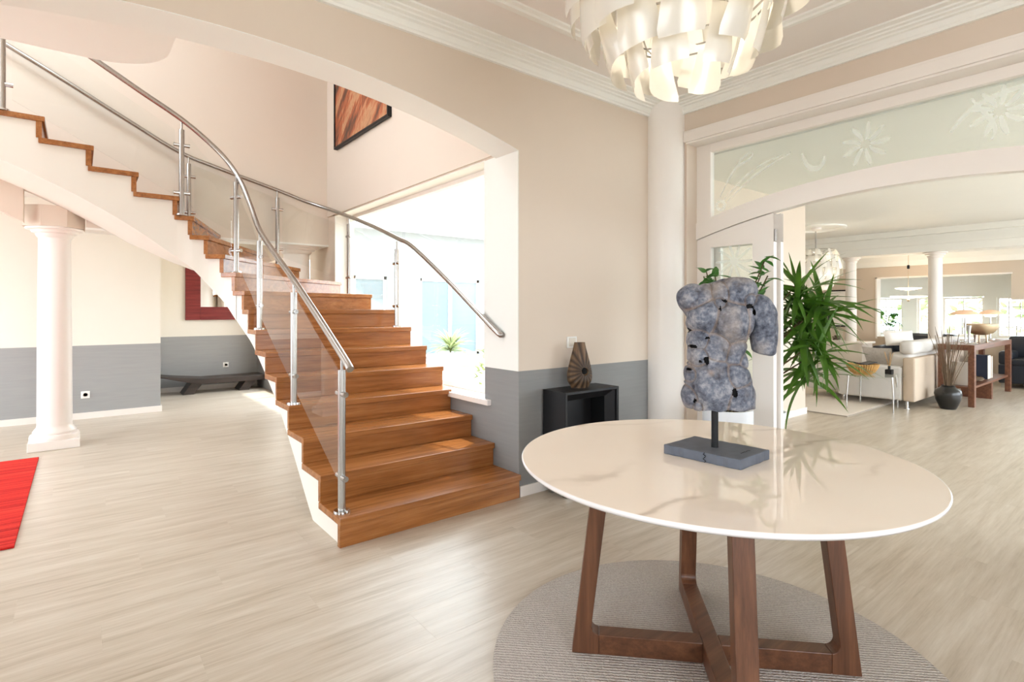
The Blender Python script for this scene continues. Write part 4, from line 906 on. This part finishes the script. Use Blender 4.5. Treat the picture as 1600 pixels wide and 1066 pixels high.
# ------------------------------------------------------------------ living room furniture
o = solo('cream_rug', MB().box(7.39, 10.6, 2.68, 4.9, 0, 0.014), M['rug_cream'], 'large cream rug under the glass side table and sofa', 'rug', bevel=0.004)
part('binding', MB().box(7.38, 7.392, 2.67, 4.91, 0, 0.011).box(7.392, 10.61, 2.67, 2.682, 0, 0.011), M['rug_edge'], o)
def soft(mb_args, b=0.05, seg=4): return mb_args, b, seg
sf = thing('sofa', 'light grey fabric sofa with chrome feet seen from its arm end', 'sofa', (9.8, 2.85, 0))
def spart(name, x0, x1, y0, y1, z0, z1, mat, bev, parent=sf): return part(name, MB().box(x0, x1, y0, y1, z0, z1), M[mat], parent, 40, bev, 4)
spart('base', 8.75, 11.0, 2.36, 3.2, 0.1, 0.34, 'sofa', 0.02)
spart('arm', 8.585, 8.78, 2.445, 3.24, 0.1, 0.56, 'sofa', 0.035)
spart('backrest', 8.58, 11.0, 2.3, 2.44, 0.1, 0.68, 'sofa_back', 0.025)
for xa in (8.8, 9.9): spart('seat_cushion', xa, xa + 1.08, 2.5, 3.3, 0.33, 0.47, 'sofa', 0.05); spart('back_cushion', xa - 0.12, xa + 1.06, 2.38, 2.62, 0.47, 0.74, 'sofa', 0.06)
for xa in (8.62, 9.8): spart('headrest', xa, xa + 1.1, 2.32, 2.5, 0.72, 0.9, 'sofa', 0.06)
spart('chaise', 8.72, 9.6, 3.15, 3.75, 0.12, 0.45, 'sofa', 0.06)
for x, y in ((8.62, 2.4), (8.66, 3.18), (10.9, 2.4), (10.9, 3.15)): part('foot', MB().tube([(x, y, 0), (x, y, 0.11)], 0.018, 14).lathe([(0.001, 0.006), (0.03, 0.006), (0.032, 0)], (x, y, 0), 16), M['chrome'], sf, 50)
def pillow(name, c, w, h, t_, rot, mat, label, group=None):
    mb = MB(); n = 12; top = []; bot = []
    for j in range(n + 1):
        for i in range(n + 1):
            u, v = i / n * 2 - 1, j / n * 2 - 1; f = ((1 - u ** 4) * (1 - v ** 4)) ** 0.5; q = 1 - 0.06 * (1 - abs(u * v))
            top.append((u * w / 2 * q, f * t_ / 2, v * h / 2 * q)); bot.append((u * w / 2 * q, -f * t_ / 2, v * h / 2 * q))
    m = (n + 1) ** 2; mb.v = top + bot
    for j in range(n):
        for i in range(n):
            a = j * (n + 1) + i; mb.f.append((a, a + 1, a + n + 2, a + n + 1)); mb.f.append((m + a + n + 1, m + a + n + 2, m + a + 1, m + a))
    mb.xf(Matrix.Translation(c) @ Euler(rot).to_matrix().to_4x4()); return solo(name, mb, M[mat], label, 'cushion', 80, 0, group)
pillow('cushion', (9.0, 2.6, 0.92), 0.42, 0.22, 0.12, (R(-18), 0, R(-38)), 'cushion', 'white cushion propped on top of the grey sofa back')
pillow('cushion', (8.95, 2.82, 0.62), 0.42, 0.36, 0.14, (R(-25), 0, R(75)), 'cushion_grey', 'grey patterned cushion leaning inside the sofa arm')
gt = thing('glass_side_table', 'small glass side table on slim chrome legs beside the grey sofa', 'table', (8.25, 2.7, 0))
pts = [(8.27 + 0.47 * math.cos(a) * (1 + 0.08 * math.cos(3 * a)), 2.69 + 0.36 * math.sin(a)) for a in [2 * math.pi * i / 48 for i in range(48)]]
part('tabletop', MB().slab(pts, 0.455, 0.467), M['door_glass'], gt, bevel=0.002)
for x, y in ((8.13, 2.41), (7.94, 2.88), (8.52, 2.92), (8.6, 2.5)): part('leg', MB().tube([(x, y, 0), (x, y, 0.2), (x + (8.27 - x) * .06, y + (2.69 - y) * .06, 0.455)], [0.007, 0.009, 0.011], 12), M['chrome'], gt, 60)
bk = thing('woven_basket', 'round straw basket bowl standing on the glass side table', 'basket', (8.13, 2.76, 0.467))
bmb = MB(); n = 40
for i in range(n):
    a = 2 * math.pi * i / n; bmb.tube([(8.13 + r * math.cos(a), 2.76 + r * math.sin(a), 0.472 + z) for r, z in ((0.09, 0), (0.135, 0.03), (0.168, 0.08), (0.185, 0.13))], 0.011, 6)
o = part('weave', bmb, M['basket'], bk, 60); o['kind'] = 'stuff'
part('bowl_lining', MB().lathe([(0.001, 0.004), (0.09, 0.004), (0.13, 0.03), (0.165, 0.085), (0.18, 0.13), (0.17, 0.128), (0.12, 0.04), (0.001, 0.015)], (8.13, 2.76, 0.468), 32), M['basket'], bk, 60)
solo('black_tray', MB().prism([(-0.16, 0.0), (0, -0.035), (0.16, 0.0), (0.16, 0.012), (0, -0.02), (-0.16, 0.012)], lambda x, z: (8.08 + x * 0.7, 2.70 - x * 0.6, 0.622 + z), lambda x, z: (8.19 + x * 0.7, 2.83 - x * 0.6, 0.622 + z)), M['black_wood'], 'curved dark dish lying across the straw basket', 'dish', 40, 0.003)
rd = thing('reed_diffuser', 'small black reed diffuser with thin sticks on the glass side table', 'diffuser', (8.38, 2.53, 0.467))
part('bottle', MB().box(8.34, 8.42, 2.49, 2.57, 0.467, 0.53), M['black'], rd, bevel=0.006); part('neck', MB().tube([(8.38, 2.53, 0.53), (8.38, 2.53, 0.575)], 0.016, 14), M['black'], rd, 50)
for k in range(6): part('reed', MB().tube([(8.38, 2.53, 0.55), (8.38 + 0.07 * math.cos(k), 2.53 + 0.07 * math.sin(k * 1.7), 0.76)], 0.0022, 5), M['basket'], rd)
vb = thing('floor_vase', 'round black vase of dry branches on the floor beside the wooden console', 'vase', (9.05, 2.06, 0))
part('body', MB().lathe([(0.001, 0.0), (0.085, 0.0), (0.095, 0.02), (0.135, 0.12), (0.152, 0.2), (0.14, 0.25), (0.09, 0.285), (0.075, 0.3), (0.08, 0.315), (0.065, 0.315), (0.06, 0.29), (0.001, 0.05)], (9.05, 2.06, 0), 48), M['pot_black'], vb, 50)
for k in range(46):
    a = rng.uniform(0, 6.28); s = rng.uniform(0.05, 0.26); h = rng.uniform(0.75, 1.12)
    p = [(9.05 + 0.04 * math.cos(a), 2.06 + 0.04 * math.sin(a), 0.28), (9.05 + s * .45 * math.cos(a), 2.06 + s * .45 * math.sin(a), h * .6), (9.05 + s * math.cos(a + .2), 2.06 + s * math.sin(a + .2), h)]
    part('branch', MB().tube(spline(p, 4), [0.0042] * 4 + [0.003] * 4 + [0.0012], 5), M['twig'], vb, 60)
ct = thing('console_table', 'long reddish wooden console table with lower shelf behind the grey sofa', 'table', (10.6, 2.05, 0))
X0, X1, Y0, Y1, HT = 9.42, 11.78, 1.86, 2.26, 0.84
part('tabletop', MB().box(X0, X1, Y0, Y1, HT - 0.075, HT), M['console_wood'], ct, bevel=0.004)
for x in (X0, X1 - 0.09):
    for y in (Y0, Y1 - 0.07): part('leg', MB().box(x, x + 0.09, y, y + 0.07, 0, HT - 0.075), M['console_wood'], ct, bevel=0.004)
part('shelf', MB().box(X0 + 0.09, X1 - 0.09, Y0 + 0.03, Y1 - 0.03, 0.24, 0.27).box(X0, X0 + 0.09, Y0 + 0.07, Y1 - 0.07, 0.24, 0.27).box(X1 - 0.09, X1, Y0 + 0.07, Y1 - 0.07, 0.24, 0.27), M['console_wood'], ct)
part('shelf_support', MB().box(10.52, 10.6, Y0 + 0.02, Y1 - 0.02, 0, 0.24), M['console_wood'], ct, bevel=0.003)
def mush(x, y, s, label):
    t = thing('table_lamp', label, 'lamp', (x, y, HT))
    part('base', MB().lathe([(0.001, 0), (0.09 * s, 0), (0.085 * s, 0.015), (0.02, 0.025), (0.001, 0.025)], (x, y, HT), 28), M['chrome'], t, 40)
    part('stem', MB().tube([(x, y, HT + 0.02), (x, y, HT + 0.4)], 0.011, 12), M['chrome'], t, 60)
    part('shade', MB().lathe([(0.245 * s, 0.405), (0.235 * s, 0.42), (0.16 * s, 0.455), (0.06 * s, 0.475), (0.001, 0.478), (0.001, 0.47), (0.06 * s, 0.466), (0.16 * s, 0.445), (0.23 * s, 0.412)], (x, y, HT), 40), M['lamp_pink'], t, 60)
    part('diffuser', MB().lathe([(0.001, 0.365), (0.1 * s, 0.37), (0.13 * s, 0.395), (0.1 * s, 0.43), (0.001, 0.44)], (x, y, HT), 28), M['lamp_glow'], t, 60)
mush(10.1, 2.1, 0.73, 'left of the two mushroom table lamps with peach shades on the console')
mush(11.38, 2.05, 0.66, 'right of the two mushroom table lamps, behind the bronze bowl')
bw = thing('footed_bowl', 'wide pale bronze bowl on three feet standing on the wooden console', 'bowl', (10.4, 1.98, HT))
part('bowl', MB().lathe([(0.001, 0.105), (0.07, 0.11), (0.14, 0.14), (0.19, 0.2), (0.2, 0.27), (0.192, 0.27), (0.18, 0.205), (0.13, 0.155), (0.001, 0.13)], (10.4, 1.98, HT), 48), M['bronze'], bw, 60)
for k in range(3): a = k * 2.094 + 0.5; part('foot', MB().tube([(10.4 + 0.07 * math.cos(a), 1.98 + 0.07 * math.sin(a), HT), (10.4 + 0.06 * math.cos(a), 1.98 + 0.06 * math.sin(a), HT + 0.125)], 0.012, 10), M['bronze'], bw, 60)
for i, (x, y, h, lb) in enumerate(((9.72, 1.98, 0.26, 'tall clear glass candlestick at the near end of the console'), (9.82, 1.93, 0.13, 'short clear glass holder beside the tall candlestick on the console'), (10.5, 1.93, 0.16, 'clear glass beaker behind the bronze bowl on the console'))):
    t = thing('glass_holder', lb, 'candle holder', (x, y, HT))
    part('foot', MB().lathe([(0.001, 0), (0.04, 0), (0.03, 0.012), (0.012, 0.02), (0.001, 0.02)], (x, y, HT), 20), M['chrome'], t, 50); part('tube', MB().lathe([(0.012, 0.02), (0.016, h * .6), (0.03, h), (0.026, h), (0.01, h * .55)], (x, y, HT), 20), M['chrome'], t, 60)
for i, (x, w, h, mt, lb) in enumerate(((9.6, 0.03, 0.32, 'paper', 'pale upright book nearest the vase on the console shelf'), (9.72, 0.05, 0.26, 'books_brown', 'brown upright book beside the pale one on the console shelf'), (10.7, 0.16, 0.36, 'books_dark', 'thick dark blue album upright on the console shelf'), (10.9, 0.03, 0.34, 'paper', 'thin white book beside the dark album on the console shelf'), (10.96, 0.04, 0.34, 'books_brown', 'slim brown book at the end of the row on the console shelf'))):
    t = thing('book', lb, 'book', (x, 2.06, 0.27), 'books on the console shelf')
    part('cover', MB().box(x, x + w, 1.96, 1.964 + 0.2, 0.27, 0.27 + h), M[mt], t, bevel=0.002); part('pages', MB().box(x + 0.003, x + w - 0.003, 1.955, 1.96, 0.275, 0.265 + h), M['paper'], t)
mb = MB(); path = []
for k in range(90): a = k * 0.5; path.append((10.25 + (0.1 + 0.02 * math.sin(k * 1.3)) * math.cos(a), 2.02 + (0.08 + 0.02 * math.cos(k * .9)) * math.sin(a), 0.285 + 0.0005 * k + 0.012 * math.sin(k * 2.1) ** 2))
solo('twig_wreath', mb.tube(path, 0.008, 6), M['twig'], 'coiled grey wreath lying on the console lower shelf', 'wreath', 60)
# black leather seats by the bay
def lounge(name, x0, x1, y0, y1, label, cat):
    t = thing(name, label, cat, ((x0 + x1) / 2, (y0 + y1) / 2, 0))
    for nm, b, bv in (('base', (x0, x1, y0, y1, 0.08, 0.4), 0.03), ('seat_cushion', (x0 - 0.02, x1 - 0.2, y0 + 0.15, y1 - 0.15, 0.38, 0.5), 0.05), ('backrest', (x1 - 0.25, x1, y0 + 0.05, y1 - 0.05, 0.4, 0.86), 0.05), ('arm', (x0, x1, y0, y0 + 0.18, 0.38, 0.62), 0.05), ('arm', (x0, x1, y1 - 0.18, y1, 0.38, 0.62), 0.05)):
        part(nm, MB().box(*b), M['leather'], t, 40, bv, 4)
    for x in (x0 + 0.06, x1 - 0.06):
        for y in (y0 + 0.06, y1 - 0.06): part('foot', MB().box(x - 0.025, x + 0.025, y - 0.025, y + 0.025, 0, 0.09), M['chrome'], t)
lounge('leather_sofa', 12.1, 12.95, 2.75, 3.95, 'black leather sofa below the bay window behind the grey sofa', 'sofa')
lounge('leather_armchair', 12.2, 12.95, 1.35, 2.1, 'black leather armchair under the window right of the console', 'armchair')
solo('window_bench', MB().box(12.55, 12.95, -1.2, 1.2, 0, 0.52).box(12.52, 12.95, -1.22, 1.22, 0.52, 0.56), M['white'], 'low white bench along the far wall at the right edge', 'bench', bevel=0.006)
chandelier('chandelier', 'smaller white blade chandelier hanging in the living room behind the palm', (9.43, 3.88), LZ, 0, 0.9)
# ceiling rose above it
struct('trim_10', MB().lathe([(0.44, LZ + 0.004), (0.44, LZ - 0.02), (0.4, LZ - 0.03), (0.37, LZ - 0.012), (0.35, LZ + 0.004)], (9.43, 3.88, 0), 64), M['white_matt'])
pd = thing('pendant_lamp', 'slim brass pendant lamp with two flat glowing discs near the bay window', 'lamp', (12.0, 3.32, 2.5))
X, Y = 12.0, 3.32
part('canopy', MB().box(X - 0.06, X + 0.06, Y - 0.12, Y + 0.12, 2.47, 2.5), M['bronze'], pd, bevel=0.004)
part('cord', MB().tube([(X, Y, 2.47), (X, Y, 1.56)], 0.004, 8), M['bronze'], pd)
part('cap', MB().lathe([(0.001, 2.15), (0.02, 2.14), (0.022, 2.08), (0.001, 2.07)], (X, Y, 0), 16), M['black'], pd, 50)
for z, r in ((1.70, 0.2), (1.55, 0.28)): part('disc', MB().lathe([(0.001, z - 0.02), (0.05, z - 0.02), (r, z + 0.012), (r, z + 0.02), (0.03, z + 0.005), (0.001, z + 0.005)], (X, Y, 0), 40), M['lamp_glow'], pd, 40)
part('knob', MB().ball((X, Y, 1.5), 0.025, 0.025, 0.03), M['bronze'], pd, 180)
# mantel items at the left
wt = thing('glass_vase', 'clear glass vase filled with brown shells on the low white wall', 'vase', (11.1, 4.2, 0.735))
part('glass', MB().lathe([(0.001, 0.0), (0.09, 0), (0.1, 0.03), (0.1, 0.2), (0.06, 0.26), (0.075, 0.3), (0.07, 0.3), (0.055, 0.26), (0.095, 0.2), (0.095, 0.03), (0.001, 0.01)], (11.1, 4.2, 0.735), 32), M['pane'], wt, 50)
mb = MB()
for k in range(40): a = rng.uniform(0, 6.28); r = rng.uniform(0, 0.075); mb.ball((11.1 + r * math.cos(a), 4.2 + r * math.sin(a), 0.76 + rng.uniform(0, 0.07)), 0.02, 0.016, 0.014, 8, 5)
o = part('shells', mb, M['stone_light'], wt, 180); o['kind'] = 'stuff'
wf = thing('picture', 'tall picture in a thin black frame on the far wall behind the palm', 'picture', (BX - 0.02, 4.85, 1.0))
part('frame', MB().box(BX - 0.03, BX - 0.005, 4.62, 4.65, 0.95, 1.75).box(BX - 0.03, BX - 0.005, 5.05, 5.08, 0.95, 1.75).box(BX - 0.03, BX - 0.005, 4.65, 5.05, 0.95, 0.98).box(BX - 0.03, BX - 0.005, 4.65, 5.05, 1.72, 1.75), M['black'], wf); part('print', MB().box(BX - 0.02, BX - 0.006, 4.65, 5.05, 0.98, 1.72), M['cushion'], wf)
fpz = thing('fireplace', 'white moulded fireplace surround on the alcove wall behind the palm', 'fireplace', (9.9, 5.3, 0))
part('surround', MB().box(9.2, 9.45, 5.2, 5.4, 0, 1.05).box(10.4, 10.65, 5.2, 5.4, 0, 1.05).box(9.45, 10.4, 5.2, 5.4, 0.78, 1.05), M['white'], fpz, bevel=0.008); part('mantel_shelf', MB().box(9.1, 10.75, 5.12, 5.4, 1.05, 1.11), M['white'], fpz, bevel=0.008); part('firebox', MB().box(9.45, 10.4, 5.36, 5.4, 0, 0.78), M['black'], fpz)
part('overmantel_panel', MB().box(9.3, 10.55, 5.37, 5.4, 1.2, 2.3), M['sofa_back'], fpz, bevel=0.006)
ps = thing('windowsill_plant', 'small green plant in a pale pot on the bay window sill', 'plant', (13.6, 4.1, 0.76))
part('pot', MB().lathe([(0.001, 0), (0.06, 0), (0.085, 0.13), (0.075, 0.13), (0.001, 0.1)], (13.6, 4.1, 0.76), 24), M['pot_white'], ps, 50)
for k in range(26):
    ob = bpy.data.objects.new('leaf', rng.choice(oval)); col.objects.link(ob); ob.parent = ps
    ob.matrix_local = Matrix.Translation((rng.uniform(-.09, .09), rng.uniform(-.14, .14), rng.uniform(0.2, 0.5))) @ Matrix.Rotation(rng.uniform(0, 6.28), 4, 'Z') @ Matrix.Rotation(-R(rng.uniform(-20, 60)), 4, 'Y') @ Matrix.Scale(1.5, 4)
part('stem', MB().tube([(13.6, 4.1, 0.86), (13.58, 4.12, 1.05), (13.6, 4.1, 1.2)], 0.006, 6).tube([(13.6, 4.1, 0.9), (13.62, 4.02, 1.18)], 0.005, 6), M['bark'], ps)

# ------------------------------------------------------------------ outside
struct('ground', MB().box(2.66, 60, 10.5, 60, -0.35, -0.06).box(14.6, 60, -40, 10.5, -0.35, -0.06).box(-40, -3.6, -40, 60, -0.35, -0.06).box(-3.6, 14.6, -40, -2.8, -0.35, -0.06), M['lawn'])
dk = struct('terrace', MB().box(2.66, 13.2, 3.3, 13.5, -0.2, -0.05), M['paving'])
for i in range(38):
    y = 3.4 + i * 0.2; part('deck_board', MB().box(2.7, 9.6, y, y + 0.188, -0.05, -0.02), M['deck'], dk, bevel=0.003)
fb = thing('garden_wing', 'white house wing with glazed sliding doors across the terrace', 'building', (8, 13.5, 0))
part('wall', holed('x', 13.4, 13.7, 3.0, 16.0, -0.05, 3.6, [(4.6, 6.4, 0, 2.2), (7.4, 9.4, 0, 2.2), (10.4, 12.4, 0, 2.2)]), M['render_white'], fb)
part('eave', MB().box(2.7, 16, 12.9, 13.9, 3.43, 3.62), M['eave_white'], fb)
for a, b in ((4.6, 6.4), (7.4, 9.4), (10.4, 12.4)):
    p = part('sliding_door', MB().box(a, a + .07, 13.45, 13.55, 0, 2.2).box(b - .07, b, 13.45, 13.55, 0, 2.2).box((a + b) / 2 - .05, (a + b) / 2 + .05, 13.45, 13.55, 0, 2.2).box(a, b, 13.45, 13.55, 2.12, 2.2).box(a, b, 13.45, 13.55, 0, .07), M['white'], fb)
    part('pane', MB().box(a + .05, b - .05, 13.49, 13.51, 0.05, 2.15), M['facade_glass'], p)
def bush(name, c, r, h, label, mat='garden', n=130, L=0.12, spiky=False, pot=None, seed=1):
    rg = random.Random(seed); t = thing(name, label, 'plant', c)
    if pot: part('pot', MB().lathe([(0.001, 0), (pot[0] * .75, 0), (pot[0], pot[1]), (pot[0] * .9, pot[1]), (0.001, pot[1] * .8)], c, 28), M['pot_white'], t, 50)
    z0 = pot[1] if pot else 0
    me = mesh('leaf', leaf_strip(L, L * (0.035 if spiky else 0.22), 0.8 if spiky else 0.3, 0.2, 5), M[mat], 60)
    part('stem', MB().tube([(c[0], c[1], c[2] + z0 * .8), (c[0], c[1], c[2] + z0 + h * .5)], 0.012, 6), M['bark'], t)
    for k in range(n):
        a = rg.uniform(0, 6.28)
        if spiky: p = (0, 0, z0 + rg.uniform(0, .08)); el = rg.uniform(5, 85)
        else:
            u = rg.uniform(-1, 1); q = math.sqrt(1 - u * u) * r * rg.uniform(.6, 1); p = (q * math.cos(a), q * math.sin(a), z0 + h / 2 + u * h / 2); el = rg.uniform(-20, 60)
        ob = bpy.data.objects.new('leaf', me); col.objects.link(ob); ob.parent = t
        ob.matrix_local = Matrix.Translation(p) @ Matrix.Rotation(a + rg.uniform(-.5, .5), 4, 'Z') @ Matrix.Rotation(-R(el), 4, 'Y') @ Matrix.Rotation(rg.uniform(-.5, .5), 4, 'X')
    return t
bush('box_shrub', (4.92, 6.72, -0.02), 0.24, 0.8, 'rounded green shrub on the terrace at the right edge of the stair window', n=170, L=0.11, seed=2)
bush('spiky_plant', (6.0, 9.6, -0.05), 0.4, 0.6, 'spiky pale plant in a white pot out on the terrace', n=80, L=0.62, spiky=True, pot=(0.26, 0.5), seed=4)
for i, (x, y, r, h, lb) in enumerate(((17.0, 4.9, 0.9, 2.0, 'pale shrub outside the leftmost bay window'), (17.5, 3.7, 0.9, 2.4, 'tall garden shrub outside the middle bay windows'), (17.0, 2.6, 0.9, 2.0, 'broad garden shrub outside the bay behind the peach lamps'), (17.5, 1.8, 0.8, 2.2, 'garden shrub outside the rightmost bay window'))):
    bush('garden_shrub', (x, y, -0.05), r, h, lb, n=150, L=0.34, seed=20 + i)
